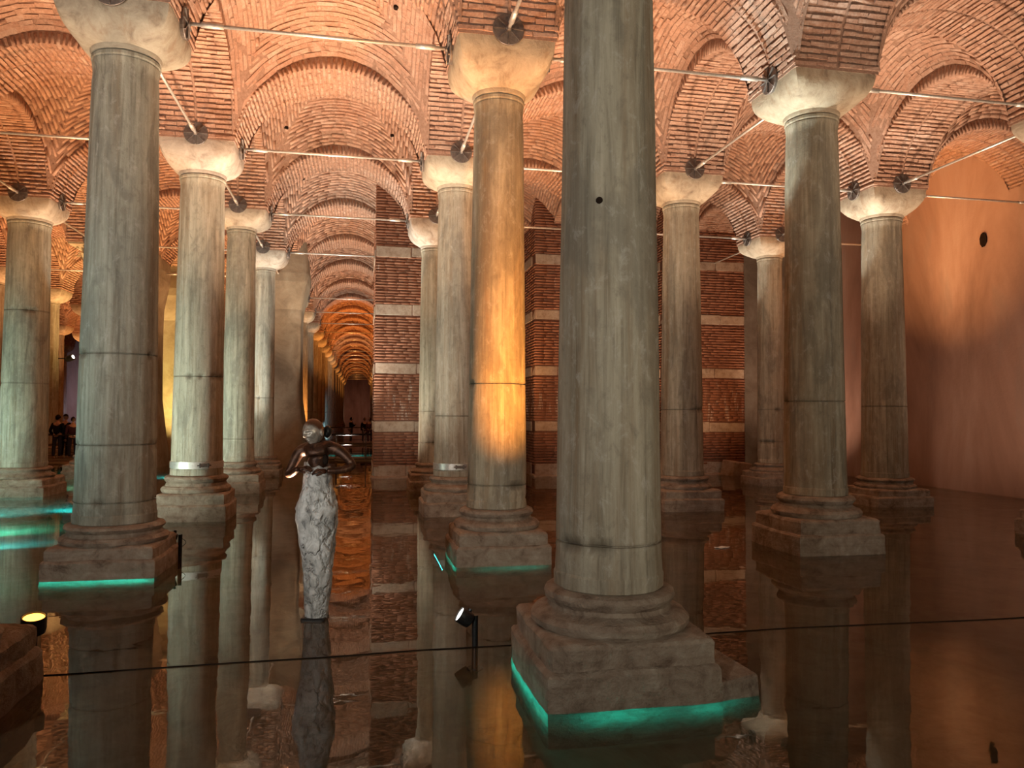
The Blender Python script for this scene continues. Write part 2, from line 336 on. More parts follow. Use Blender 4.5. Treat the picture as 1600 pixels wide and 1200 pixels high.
    for key, col, st in (('lens_white', (1.0, 0.95, 0.85), 14.0), ('lens_amber', (1.0, 0.42, 0.06), 9.0)):
        t = NT(key); e = t.n('ShaderNodeEmission', i_Color=(*col, 1), i_Strength=st*0.6).outputs[0]
        t.t.links.new(e, t.out.inputs[0]); MAT[key] = t.m
mk_materials()

# ------------------------------------------------------------------ mesh helpers
def mesh(name, verts, faces, mat=None, smooth=False):
    me = bpy.data.meshes.new(name)
    me.from_pydata([tuple(v) for v in verts], [], [tuple(f) for f in faces])
    if mat: me.materials.append(MAT[mat])
    if smooth:
        me.shade_smooth()
        if smooth == 'angle': me.update(); me.set_sharp_from_angle(angle=math.radians(28))
    me.update(); return me
def link(name, data, parent=None, loc=(0, 0, 0), rot=(0, 0, 0), scale=(1, 1, 1)):
    o = bpy.data.objects.new(name, data); COL.objects.link(o)
    if parent is not None: o.parent = parent
    o.location = loc; o.rotation_euler = rot; o.scale = scale
    return o
def tag(o, label=None, cat=None, group=None, kind=None):
    if label: o['label'] = label
    if cat: o['category'] = cat
    if group: o['group'] = group
    if kind: o['kind'] = kind
    return o
def recalc(me):
    bm = bmesh.new(); bm.from_mesh(me); bmesh.ops.recalc_face_normals(bm, faces=bm.faces); bm.to_mesh(me); bm.free(); return me
def lathe(profile, n=48, jitter=None):
    """profile: list of (r, z), bottom to top. Closed top and bottom."""
    v = []; f = []
    for k, (r, z) in enumerate(profile):
        for a in range(n):
            t = 2*math.pi*a/n; x, y = math.cos(t), math.sin(t)
            rr = r + (jitter(x*r, y*r, z) if jitter else 0)
            v.append((rr*x, rr*y, z))
    for k in range(len(profile)-1):
        for a in range(n):
            b = (a+1) % n
            f.append((k*n+a, k*n+b, (k+1)*n+b, (k+1)*n+a))
    f.append(tuple(range(n-1, -1, -1))); f.append(tuple((len(profile)-1)*n+a for a in range(n)))
    return v, f
def rsquare_ring(hx, hy, rad, z, seg=4):
    """rounded rectangle ring, counter clockwise"""
    p = []
    for cx, cy, a0 in ((hx-rad, hy-rad, 0), (-hx+rad, hy-rad, 90), (-hx+rad, -hy+rad, 180), (hx-rad, -hy+rad, 270)):
        for k in range(seg+1):
            a = math.radians(a0 + 90*k/seg); p.append((cx+rad*math.cos(a), cy+rad*math.sin(a), z))
    return p
def loft(rings, cap=True):
    n = len(rings[0]); v = [p for r in rings for p in r]; f = []
    for k in range(len(rings)-1):
        for a in range(n):
            b = (a+1) % n; f.append((k*n+a, k*n+b, (k+1)*n+b, (k+1)*n+a))
    if cap:
        f.append(tuple(range(n-1, -1, -1))); f.append(tuple((len(rings)-1)*n+a for a in range(n)))
    return v, f
def boxv(x0, x1, y0, y1, z0, z1):
    v = [(x0,y0,z0),(x1,y0,z0),(x1,y1,z0),(x0,y1,z0),(x0,y0,z1),(x1,y0,z1),(x1,y1,z1),(x0,y1,z1)]
    f = [(0,3,2,1),(4,5,6,7),(0,1,5,4),(1,2,6,5),(2,3,7,6),(3,0,4,7)]
    return v, f
def join(*vf):
    V = []; Fs = []
    for v, f in vf:
        o = len(V); V += list(v); Fs += [tuple(i+o for i in q) for q in f]
    return V, Fs
def tube(pts, r, n=8):
    """round tube along points"""
    pts = [Vector(p) for p in pts]; rings = []
    for k, p in enumerate(pts):
        d = (pts[min(k+1, len(pts)-1)] - pts[max(k-1, 0)]).normalized()
        up = Vector((0, 0, 1)) if abs(d.z) < 0.9 else Vector((1, 0, 0))
        a = d.cross(up).normalized(); b = a.cross(d)
        rr = r[k] if isinstance(r, (list, tuple)) else r
        rings.append([tuple(p + a*(rr*math.cos(2*math.pi*q/n)) + b*(rr*math.sin(2*math.pi*q/n))) for q in range(n)])
    return loft(rings)
def nz(x, y, z, s, seed=0.0):
    return mnoise.noise(Vector((x*s+seed*7.13, y*s-seed*3.7, z*s+seed*1.9)))

def project(p):
    d = Vector(p) - CAM; z = d.dot(_F)
    return 800 + FPX*d.dot(_R2)/z, 600 - FPX*d.dot(_U2)/z, z

# ------------------------------------------------------------------ brick sets
NPROTO = 10
def brick_protos():
    out = []
    for k in range(NPROTO):
        v, f = boxv(-.5, .5, -.5, .5, -.5, .5)
        v = np.array(v) + RNG.uniform(-0.055, 0.055, (8, 3)) * np.array([0.5, 2.6, 1.2])
        out.append(v)
    return out, np.array(f)
PROTO, PFACES = brick_protos()
_pm = {}
def proto_mesh(k, mat):
    if (k, mat) not in _pm:
        _pm[(k, mat)] = mesh('brick', PROTO[k], [tuple(q) for q in PFACES], mat)
    return _pm[(k, mat)]
def bricks_mesh(name, mats, protos, mat):
    """mats (N,4,4) brick matrices -> one joined mesh"""
    mats = np.asarray(mats); N = len(mats)
    P = np.array([PROTO[k] for k in protos])
    V = np.einsum('nij,nvj->nvi', mats[:, :3, :3], P) + mats[:, None, :3, 3]
    Fc = (PFACES[None] + (np.arange(N)*8)[:, None, None]).reshape(-1, 4)
    me = bpy.data.meshes.new(name)
    me.vertices.add(N*8); me.vertices.foreach_set('co', V.reshape(-1).astype(np.float32))
    me.loops.add(len(Fc)*4); me.loops.foreach_set('vertex_index', Fc.reshape(-1).astype(np.int32))
    me.polygons.add(len(Fc)); me.polygons.foreach_set('loop_start', (np.arange(len(Fc))*4).astype(np.int32))
    me.materials.append(MAT[mat]); me.update(calc_edges=True); return me
def bmat(center, ax, ay, az, lx, ly, lz):
    m = np.eye(4); m[:3, 0] = np.array(ax)*lx; m[:3, 1] = np.array(ay)*ly; m[:3, 2] = np.array(az)*lz; m[:3, 3] = center
    return m

# arch and vault shape (local z = world z)
HS, RISE, HW = 1.75, 1.48, 0.65        # half span, rise, half width of an arch
VR, VH = 2.55, 3.18; VZ0 = 8.62 - VH*math.sqrt(1 - HS*HS/VR**2)
def z_in(x): return ZC + RISE*math.sqrt(max(0.0, 1 - (x/HS)**2))
def z_v(x, y): return VZ0 + VH*math.sqrt(max(0.02, 1 - (x*x+y*y)/VR**2))
def z_edge(x): return max(z_v(x, HS), z_in(x) + 0.03)

def arch_body():
    """solid mortar core of an arch running along local x, centred on the span"""
    n = 40; rings = []
    V = []; Fs = []
    for k in range(n+1):
        th = math.pi*k/n; x = -HS*math.cos(th); zi = ZC + RISE*math.sin(th); ze = z_edge(x)
        V += [(x, -HW, zi), (x, HW, zi), (x, HW, ze+0.02), (x, -HW, ze+0.02)]
    for k in range(n):
        a, b = 4*k, 4*k+4
        for q in range(4):
            r = (q+1) % 4; Fs.append((a+q, b+q, b+r, a+r))
    Fs += [(0, 1, 2, 3), (4*n+3, 4*n+2, 4*n+1, 4*n)]
    return recalc(mesh('arch', V, Fs, 'mortar'))
def arch_bricks(seed):
    r = np.random.default_rng(seed); mats = []; pr = []
    # walk along the ellipse by arc length
    th = np.linspace(0, math.pi, 2001); xs = -HS*np.cos(th); zs = ZC + RISE*np.sin(th)
    s = np.concatenate([[0], np.cumsum(np.hypot(np.diff(xs), np.diff(zs)))])
    nc = int(s[-1]/0.088); pitch = s[-1]/nc
    for c in range(nc):
        t = np.interp((c+.5)*pitch, s, th)
        x, z = -HS*math.cos(t), ZC + RISE*math.sin(t)
        tx, tz = HS*math.sin(t), RISE*math.cos(t); q = math.hypot(tx, tz); tan = np.array([tx/q, 0, tz/q])
        nrm = np.array([-tan[2], 0, tan[0]]) ; nrm = -nrm   # towards the opening
        if nrm[2] > 0 and abs(x) < 1.6: nrm = -nrm
        if abs(x) >= 1.6: nrm = np.array([-math.copysign(1, x)*abs(nrm[0]), 0, -abs(nrm[2])])
        ring = max(0.05, (z_edge(x) - z_in(x)))
        depth_out = min(0.28, max(0.07, ring*0.9))
        off = 0.5 if c % 2 else 0.0
        for half in (-1, 1):
            lo, hi = (-HW, -0.020) if half < 0 else (0.020, HW)
            cuts = [lo]; first = r.uniform(0.26, 0.34) * (0.55 if (c % 2) else 1.0)
            y = lo + first
            while y < hi - 0.10: cuts.append(y); y += r.uniform(0.24, 0.36)
            cuts.append(hi)
            for a, b in zip(cuts[:-1], cuts[1:]):
                outer = (a == -HW) or (b == HW)
                proud = r.uniform(0.016, 0.034)
                th_ = pitch*r.uniform(0.54, 0.70); ln = (b-a) - r.uniform(0.0, 0.010)
                dep = depth_out if outer else 0.06
                yc = (a+b)/2
                if outer: ln += 0.014; yc += math.copysign(r.uniform(0.004, 0.016), yc)
                cen = np.array([x, yc, z]) + nrm*(proud - dep/2) + tan*r.uniform(-.006, .006)
                w1 = r.uniform(-.035, .035); ya = np.array([0, 1, 0])*math.cos(w1) + tan*math.sin(w1); tb = tan*math.cos(w1) - np.array([0, 1, 0])*math.sin(w1)
                mats.append(bmat(cen, ya, tb, nrm, ln, th_, dep)); pr.append(int(r.integers(NPROTO)))
    return np.array(mats), pr
def vault_body():
    n = 18; g = np.linspace(-HS-0.03, HS+0.03, n+1); V = []; Fs = []
    for a in g:
        for b in g: V.append((a, b, z_v(a, b)))
    for i in range(n):
        for j in range(n):
            q = i*(n+1)+j; Fs.append((q, q+1, q+n+2, q+n+1))
    return mesh('vault', V, Fs, 'mortar', True)
def vault_bricks(seed):
    r = np.random.default_rng(seed); mats = []; pr = []
    ss = np.linspace(0, HS, 1001); zz = np.array([z_v(q, 0) for q in ss])
    arc = np.concatenate([[0], np.cumsum(np.hypot(np.diff(ss), np.diff(zz)))])
    n = int(arc[-1]/0.090); pitch = arc[-1]/n
    for k in range(n):
        sd = float(np.interp((k+.5)*pitch, arc, ss))
        for side in range(4):
            ca, sa = math.cos(side*math.pi/2), math.sin(side*math.pi/2)
            u = -sd + r.uniform(-0.02, 0.05)
            while u < sd - 0.03:
                ln = min(r.uniform(0.22, 0.36), sd - u)
                if ln < 0.05: break
                uc = u + ln/2
                p = lambda uu, s_: np.array([uu*ca - s_*sa, uu*sa + s_*ca])
                c2 = p(uc, sd); z = z_v(*c2)
                e = 0.02
                du = np.array([*(p(uc+e, sd)-c2), z_v(*p(uc+e, sd)) - z]); du /= np.linalg.norm(du)
                ds = np.array([*(p(uc, sd+e)-c2), z_v(*p(uc, sd+e)) - z]); ds -= du*du.dot(ds); ds /= np.linalg.norm(ds)
                nn = np.cross(du, ds); nn = nn if nn[2] < 0 else -nn
                stretch = 1/max(0.35, abs(du[0]*ca + du[1]*sa))
                slope = 1/max(0.3, math.hypot(ds[0], ds[1]))
                wid = pitch*r.uniform(0.56, 0.76)*max(1.0, slope*0.93)
                cen = np.array([c2[0], c2[1], z]) + nn*(r.uniform(0.004, 0.024) - 0.03)
                w1 = r.uniform(-.04, .04); du, ds = du*math.cos(w1)+ds*math.sin(w1), ds*math.cos(w1)-du*math.sin(w1)
                mats.append(bmat(cen, du, ds, nn, (ln-0.004)*stretch, min(wid, 0.085), 0.06)); pr.append(int(r.integers(NPROTO)))
                u += ln
    return np.array(mats), pr

ceiling = tag(link('ceiling', None), 'brick ceiling of domed vaults on round arches', 'ceiling', kind='structure')
ARCH_ME = arch_body(); VAULT_ME = vault_body()
ARCH_SETS = [arch_bricks(11+k) for k in range(4)]; VAULT_SETS = [vault_bricks(31+k) for k in range(3)]
ARCH_BR = [bricks_mesh('brick_courses', m, p, 'brick') for m, p in ARCH_SETS]
VAULT_BR = [bricks_mesh('brick_courses', m, p, 'brick') for m, p in VAULT_SETS]

def in_region(i, j):
    """bays (i..i+1, j..j+1) that have a ceiling"""
    if j < -1: return False
    if i == 0: return j <= 24
    if i > 0: return i <= 3 and j <= 3
    return i >= -5 and j <= 10
BAYS = [(i, j) for i in range(-6, 5) for j in range(-1, 25) if in_region(i, j)]
XA = set(); YA = set()
for i, j in BAYS:
    XA |= {(i, j), (i, j+1)}; YA |= {(i, j), (i+1, j)}
YA = {q for q in YA if q[0] != 4}
SHAFTS_2D = []     # filled with column positions for the occlusion test
COLS_ALL = sorted({(i, j) for i, j in XA} | {(i+1, j) for i, j in XA})

def occluded(p):
    d = Vector((p[0]-CAM.x, p[1]-CAM.y)); ln = d.length; d /= ln
    for (i, j) in COLS_ALL:
        q = Vector((L*i-CAM.x, L*j-CAM.y)); t = q.dot(d)
        if 0.5 < t < ln-0.9:
            off = abs(q.x*d.y - q.y*d.x)
            zr = CAM.z + (p[2]-CAM.z)*t/ln
            if (zr < ZT and off < 0.38) or (zr >= ZT and off < 0.6): return True
            if zr > ZC+0.2 and off < 0.8: return True
    return False
cand = []; PLACED = []
def place(kind, key, loc, rotz, variant):
    body = link('arch' if kind == 'a' else 'vault', ARCH_ME if kind == 'a' else VAULT_ME, ceiling, loc, (0, 0, rotz))
    PLACED.append((kind, body, variant, loc, rotz))
for n_, (i, j) in enumerate(sorted(XA)):
    place('a', (i, j), (L*(i+.5), L*j, 0), 0, (i*3+j*7) % 4)
for i, j in sorted(YA):
    place('a', (i, j), (L*i, L*(j+.5), 0), math.pi/2, (i*5+j*3+1) % 4)
for i, j in BAYS:
    place('v', (i, j), (L*(i+.5), L*(j+.5), 0), ((i+j) % 4)*math.pi/2, (i*2+j) % 3)
# the bricks that show largest become parts of their own
for pi, (kind, body, variant, loc, rotz) in enumerate(PLACED):
    if Vector((loc[0]-CAM.x, loc[1]-CAM.y)).length > 17.5: continue
    M = np.array(Matrix.Translation(loc) @ Matrix.Rotation(rotz, 4, 'Z'))
    mats, pr = (ARCH_SETS if kind == 'a' else VAULT_SETS)[variant]
    W = np.einsum('ij,njk->nik', M, mats)
    for b in range(len(W)):
        c = W[b][:3, 3]; nr = W[b][:3, 2]/np.linalg.norm(W[b][:3, 2])
        u, v, z = project(c)
        if z < 1 or not (0 < u < 1600 and 0 < v < 600): continue
        d = np.array(CAM) - c; dist = np.linalg.norm(d); d /= dist
        fac = nr.dot(d)
        if fac < 0.12: continue
        A = fac*np.linalg.norm(W[b][:3, 0])*np.linalg.norm(W[b][:3, 1])*(FPX/z)**2
        cand.append((A, pi, b))
cand.sort(reverse=True)
chosen = {}; total = 0; per = {}
for A, pi, b in cand:
    if total >= 900 or A < 40: break
    if per.get(pi, 0) >= 300: continue
    kind, body, variant, loc, rotz = PLACED[pi]
    M = np.array(Matrix.Translation(loc) @ Matrix.Rotation(rotz, 4, 'Z'))
    c = (M @ (ARCH_SETS if kind == 'a' else VAULT_SETS)[variant][0][b])[:3, 3]
    if occluded(c): continue
    chosen.setdefault(pi, set()).add(b); per[pi] = per.get(pi, 0) + 1; total += 1
for pi, (kind, body, variant, loc, rotz) in enumerate(PLACED):
    mats, pr = (ARCH_SETS if kind == 'a' else VAULT_SETS)[variant]
    me = (ARCH_BR if kind == 'a' else VAULT_BR)[variant]
    if pi in chosen:
        sel = chosen[pi]; rest = [b for b in range(len(pr)) if b not in sel]
        me = bricks_mesh('brick_courses', mats[rest], [pr[b] for b in rest], 'brick')
        for b in sorted(sel):
            o = bpy.data.objects.new('brick', proto_mesh(pr[b], 'brick')); COL.objects.link(o); o.parent = body
            o.matrix_basis = Matrix(mats[b].tolist())
    tag(link('brick_courses', me, body), kind='stuff')
# blocks of masonry over the capitals, between the four arches
sv, sf = boxv(-0.66, 0.66, -0.66, 0.66, ZC-0.02, ZC+1.3)
SPR = mesh('springer_block', sv, sf, 'mortar')
PIERS = {(1, 3), (2, 3), (3, 3)}; PLASTER = {(0, 4), (-1, 4), (-1, 5)}
for i, j in COLS_ALL:
    if (i, j) not in PIERS and i < 4: link('springer_block', SPR, ceiling, (L*i, L*j, 0))
# closed near-black discs painting the shade of weep holes in the vaults
def hole_mesh(r, d, n=10):
    v, f = lathe([(r, 0), (r*1.0, d)], n); return mesh('weep_hole_shade', v, f, 'hole')
HOLE = hole_mesh(0.055, 0.05)
for (i, j, x, y) in ((0, 0, 1.1, 0.6), (0, 0, -0.9, -1.0), (0, 1, -1.25, 1.1), (0, 1, 1.25, 1.1), (0, 2, -1.2, 0.9), (1, 0, 1.1, 1.2), (2, 0, -1.3, 1.3), (2, 1, -1.1, 1.2), (3, 0, -1.3, 1.4), (-1, 1, 1.1, 1.0)):
    link('weep_hole_shade', HOLE, ceiling, (L*(i+.5)+x, L*(j+.5)+y, z_v(x, y)-0.035))

# ------------------------------------------------------------------ floor, water, walls
def at_z(px, py, z=0.0):
    d = _F + _R2*((px-800)/FPX) + _U2*((600-py)/FPX)
    return CAM + d*((z-CAM.z)/d.z)
v, f = boxv(-32, 19.2, -16, 122, -0.75, -0.55)
tag(link('floor', mesh('floor', v, f, 'floor')), 'dark stone floor under the water', 'floor', kind='structure')
v, f = boxv(-31.9, 18.45, -15.9, 121.9, -0.70, 0)
tag(link('water', mesh('water', v, f, 'water')), 'still brown water covering the floor and mirroring the columns', 'water', kind='stuff')
v, f = boxv(18.4, 19.2, -16, 18.2, -0.6, 9.6)
WR = tag(link('wall_right', mesh('wall_right', v, f, 'plaster')), 'stained pink plaster wall behind the columns on the right', 'wall', kind='structure')
# near-black disc painting the shade of the right wall's socket hole, with a broken rim
pw = CAM + (lambda d: d*((18.4-CAM.x)/d.x))(_F + _R2*((1538-800)/FPX) + _U2*((600-374)/FPX))
v, f = lathe([(0.11, 0), (0.125, 0.02), (0.13, 0.035)], 9, lambda x, y, z: 0.03*nz(x, y, z, 9))
link('socket_hole_shade', mesh('socket_hole_shade', v, f, 'hole', False), WR, (18.40, pw.y, pw.z), (0, -math.pi/2, 0), (1.5, 0.85, 1))
v, f = boxv(16.7, 18.4, 15.4, 16.3, -0.6, 8.6)
tag(link('plaster_buttress', mesh('plaster_buttress', v, f, 'grey_plaster')), 'grey plaster buttress between the brick pier and the pink wall', 'buttress')
v, f = boxv(-2, 7, 120, 120.6, -0.6, 10)
tag(link('wall_far', mesh('wall_far', v, f, 'plaster')), 'dark red wall closing the far end of the vaulted tunnel', 'wall', kind='structure')
v, f = boxv(-32, -0.8, 56, 56.6, -0.6, 10)
tag(link('wall_back', mesh('wall_back', v, f, 'plaster')), 'dim plaster wall far behind the columns on the left', 'wall', kind='structure')

# ------------------------------------------------------------------ brick masonry piers with limestone bands
BAND_Z = [0.18, 1.55, 3.30, 5.08, 6.85]; BAND_H = 0.27
def rough_block(name, hx, hy, hz, seed, mat):
    bm = bmesh.new(); v, f = boxv(-hx, hx, -hy, hy, -hz, hz)
    vv = [bm.verts.new(p) for p in v]
    for q in f: bm.faces.new([vv[i] for i in q])
    bmesh.ops.bevel(bm, geom=bm.edges[:], offset=min(hx, hy, hz)*0.07, segments=1, affect='EDGES')
    for q in bm.verts: q.co += Vector((nz(*q.co, 3, seed), nz(*q.co, 3, seed+3), nz(*q.co, 3, seed+5)))*0.022
    me = bpy.data.meshes.new(name); bm.to_mesh(me); bm.free(); me.materials.append(MAT[mat]); return me
BLOCKS = [rough_block('stone_block', 0.5, 0.5, 0.5, k, 'limestone') for k in range(5)]
def brick_faces(planes, zs, r):
    """planes: list of (origin, u-axis, length, normal)"""
    mats = []; pr = []
    for org, ua, ln, nn in planes:
        org = np.array(org); ua = np.array(ua); nn = np.array(nn)
        c = 0; z = zs[0]
        while z < zs[1]-0.02:
            if not any(b-BAND_H/2-0.012 < z < b+BAND_H/2+0.012 for b in BAND_Z):
                u = 0.0
                while u < ln-0.05:
                    l_ = min(r.uniform(0.24, 0.40), ln-u)
                    cen = org + ua*(u+l_/2) + np.array([0, 0, z]) + nn*(r.uniform(0.0, 0.016)-0.03)
                    mats.append(bmat(cen, ua, (0, 0, 1), nn, l_-0.003, 0.054*r.uniform(0.9, 1.12), 0.07)); pr.append(int(r.integers(NPROTO)))
                    u += l_
            z += 0.088; c += 1
    return np.array(mats), pr
def brick_pier(label, x0, x1, y0, y1, seed, name='brick_pier', cat='pier', top=9.2, sides=True):
    r = np.random.default_rng(seed)
    root = tag(link(name, None, None, ((x0+x1)/2, (y0+y1)/2, 0)), label, cat)
    cx, cy = (x0+x1)/2, (y0+y1)/2; a, b = (x1-x0)/2, (y1-y0)/2
    v, f = boxv(-a, a, -b, b, -0.56, top)
    link('masonry_core', mesh('masonry_core', v, f, 'pier_mortar'), root)
    planes = [((-a, -b, 0), (1, 0, 0), 2*a, (0, -1, 0))]
    if sides: planes += [((-a, -b, 0), (0, 1, 0), 2*b, (-1, 0, 0)), ((a, -b, 0), (0, 1, 0), 2*b, (1, 0, 0))]
    m, p = brick_faces(planes, (0.36, top), r)
    tag(link('brick_courses', bricks_mesh('brick_courses', m, p, 'pier_brick'), root), kind='stuff')
    for bi, z in enumerate(BAND_Z):
        h = BAND_H*(1.5 if bi == 0 else 1.06)*r.uniform(0.98, 1.12)
        u = -a
        while u < a-0.05:
            l_ = min(r.uniform(0.7, 1.3), a-u)
            if a-u-l_ < 0.3: l_ = a-u
            o = link('stone_block', BLOCKS[int(r.integers(5))], root, (u+l_/2, -b+0.20+r.uniform(-.012, .012), z+r.uniform(-.015, .015)), (0, r.uniform(-.012, .012), 0), (l_-0.006, 0.44, h*r.uniform(0.92, 1.08))); u += l_
        if sides:
            for sx in (-1, 1):
                u = -b+0.4
                while u < b-0.1:
                    l_ = min(r.uniform(0.6, 1.0), b-u)
                    o = link('stone_block', BLOCKS[int(r.integers(5))], root, (sx*(a-0.19), u+l_/2, z), (0, 0, math.pi/2), (l_-0.012, 0.44, h)); u += l_
    # uneven footing stones at the waterline
    u = -a-0.1
    while u < a:
        l_ = r.uniform(0.5, 1.0)
        link('footing_stone', BLOCKS[int(r.integers(5))], root, (u+l_/2, -b-0.02, -0.10), (0, r.uniform(-.04, .04), r.uniform(-.05, .05)), (l_, 0.7, 0.30)); u += l_
    return root
brick_pier('big brick pier with pale stone bands closing the right side of the tunnel', 3.37, 6.1, 13.1, 15.9, 1)
brick_pier('banded brick pier glimpsed between the amber-lit column and the nearest column', 8.33, 10.87, 13.1, 15.9, 2)
brick_pier('brown banded brick pier between two columns at the right', 12.67, 15.46, 13.1, 14.1, 3)
WB = brick_pier('dark brick back wall seen in the gap behind the piers', 6.1, 16.7, 16.3, 17.0, 4, name='wall_rear', cat='wall', sides=False)
WB['kind'] = 'structure'
st = rough_block('boulder', 0.5, 0.5, 0.5, 21, 'limestone')
pb = at_z(1150, 742)
tag(link('boulder', st, None, (pb.x, pb.y, 0.12), (0.1, 0.1, 0.3), (0.75, 0.6, 0.62)), 'rounded pale boulder at the foot of the brown brick pier', 'boulder')
pb = at_z(668, 752)
tag(link('stone_slab', BLOCKS[2], None, (pb.x, pb.y, 0.18), (0.35, -0.25, 0.5), (1.0, 0.6, 0.34)), 'tilted broken slab leaning at the foot of the big brick pier', 'slab')

# plastered piers that encase columns: corbelled head, battered foot
def plaster_pier(label, i, j, hw, seed):
    root = tag(link('plastered_pier', None, None, (L*i, L*j, 0)), label, 'pier')
    prof = [(-0.56, hw*1.42), (0.4, hw*1.36), (1.2, hw*1.22), (2.4, hw*1.02), (3.4, hw*0.98), (5.2, hw*0.97), (5.7, hw*1.0), (6.2, hw*1.14), (6.7, hw*1.26), (7.0, hw*1.28), (7.7, hw*1.22), (9.0, hw*1.2)]
    rings = []
    for z, h in prof:
        ring = rsquare_ring(h, h, 0.14*h, z, 3)
        rings.append([(x+0.03*nz(x, y, z, 1.3, seed), y+0.03*nz(x, y, z, 1.3, seed+2), z) for x, y, z in ring])
    lo = [k for k, (z, h) in enumerate(prof) if z <= 5.71]; hi = [k for k, (z, h) in enumerate(prof) if z >= 5.69]
    v, f = loft([rings[k] for k in lo]); link('pier_shaft', mesh('pier_shaft', v, f, 'grey_plaster', False), root)
    v, f = loft([rings[k] for k in hi]); link('corbel_head', mesh('corbel_head', v, f, 'grey_plaster', False), root)
    return root
plaster_pier('grey plastered pier behind the white-lit slim column beside the tunnel', 0, 4, 0.80, 1)
plaster_pier('dark plastered pier with a battered foot behind the big turquoise-footed column', -1, 4, 0.62, 2)
plaster_pier('ochre-lit plastered pier seen just left of the pale strapped column', -1, 5, 0.95, 3)

# ------------------------------------------------------------------ columns
def superring(h, e, z, n=48):
    out = []
    for a in range(n):
        t = 2*math.pi*a/n; c, s = math.cos(t), math.sin(t)
        k = (abs(c)**e + abs(s)**e)**(-1/e)
        out.append((h*k*c, h*k*s, z))
    return out
def capital_mesh(r0, z0, z1, seed, n=64):
    H = z1-z0; rings = []
    rings.append(superring(r0*0.98, 2, z0, n)); rings.append(superring(r0*1.04, 2, z0+0.012, n)); rings.append(superring(r0*1.07, 2, z0+0.04, n)); rings.append(superring(r0*1.08, 2, z0+0.065, n))
    for t in (0.16, 0.24, 0.34, 0.46, 0.58, 0.70, 0.80, 0.88, 0.94, 1.0):
        q = min(1.0, (t-0.10)/0.80)
        h = r0*1.10 + (0.655-r0*1.10)*(1-(1-q)**2.3)
        e = 2.1 + 22*q**1.5
        rings.append(superring(h, e, z0+H*t, n))
    out = []
    for k, ring in enumerate(rings):
        if k > 3 and k < len(rings)-1:
            ring = [(x*(1+0.022*nz(x, y, z, 3.2, seed)), y*(1+0.022*nz(x, y, z, 3.2, seed+1)), z+0.012*nz(x, y, z, 3, seed+2)) for x, y, z in ring]
        out.append(ring)
    v, f = loft(out); return mesh('capital', v, f, 'capital', 'angle')
def leafy_capital_mesh(r0, z0, z1, seed):
    """bell with two tiers of curled leaves and a square top slab"""
    H = z1-z0; parts = []
    parts.append(lathe([(r0*1.05, z0), (r0*1.1, z0+0.03), (r0, z0+0.06), (r0*1.02, z0+H*.4), (r0*1.2, z0+H*.7), (r0*1.45, z0+H*.86)], 24))
    for tier, (zz, hh, n) in enumerate(((0.06, 0.34, 8), (0.30, 0.40, 8))):
        for a in range(n):
            t = 2*math.pi*(a+0.5*tier)/n; d = Vector((math.cos(t), math.sin(t), 0)); s = Vector((-d.y, d.x, 0))
            pts = [(r0*1.02, zz, .09), (r0*1.10, zz+hh*.5, .11), (r0*1.25, zz+hh*.9, .09), (r0*1.48, zz+hh*.95, .06), (r0*1.52, zz+hh*.75, .03)]
            rings = []
            for (rr, z, w_) in pts:
                c = d*rr; rings.append([tuple(c-s*w_+Vector((0, 0, z0+z*H/0.8))), tuple(c+d*.03+Vector((0, 0, z0+z*H/0.8))), tuple(c+s*w_+Vector((0, 0, z0+z*H/0.8))), tuple(c-d*.06+Vector((0, 0, z0+z*H/0.8)))])
            parts.append(loft(rings))
    parts.append(boxv(-.62, .62, -.62, .62, z0+H*.86, z1))
    v, f = join(*parts); return recalc(mesh('capital', v, f, 'capital'))
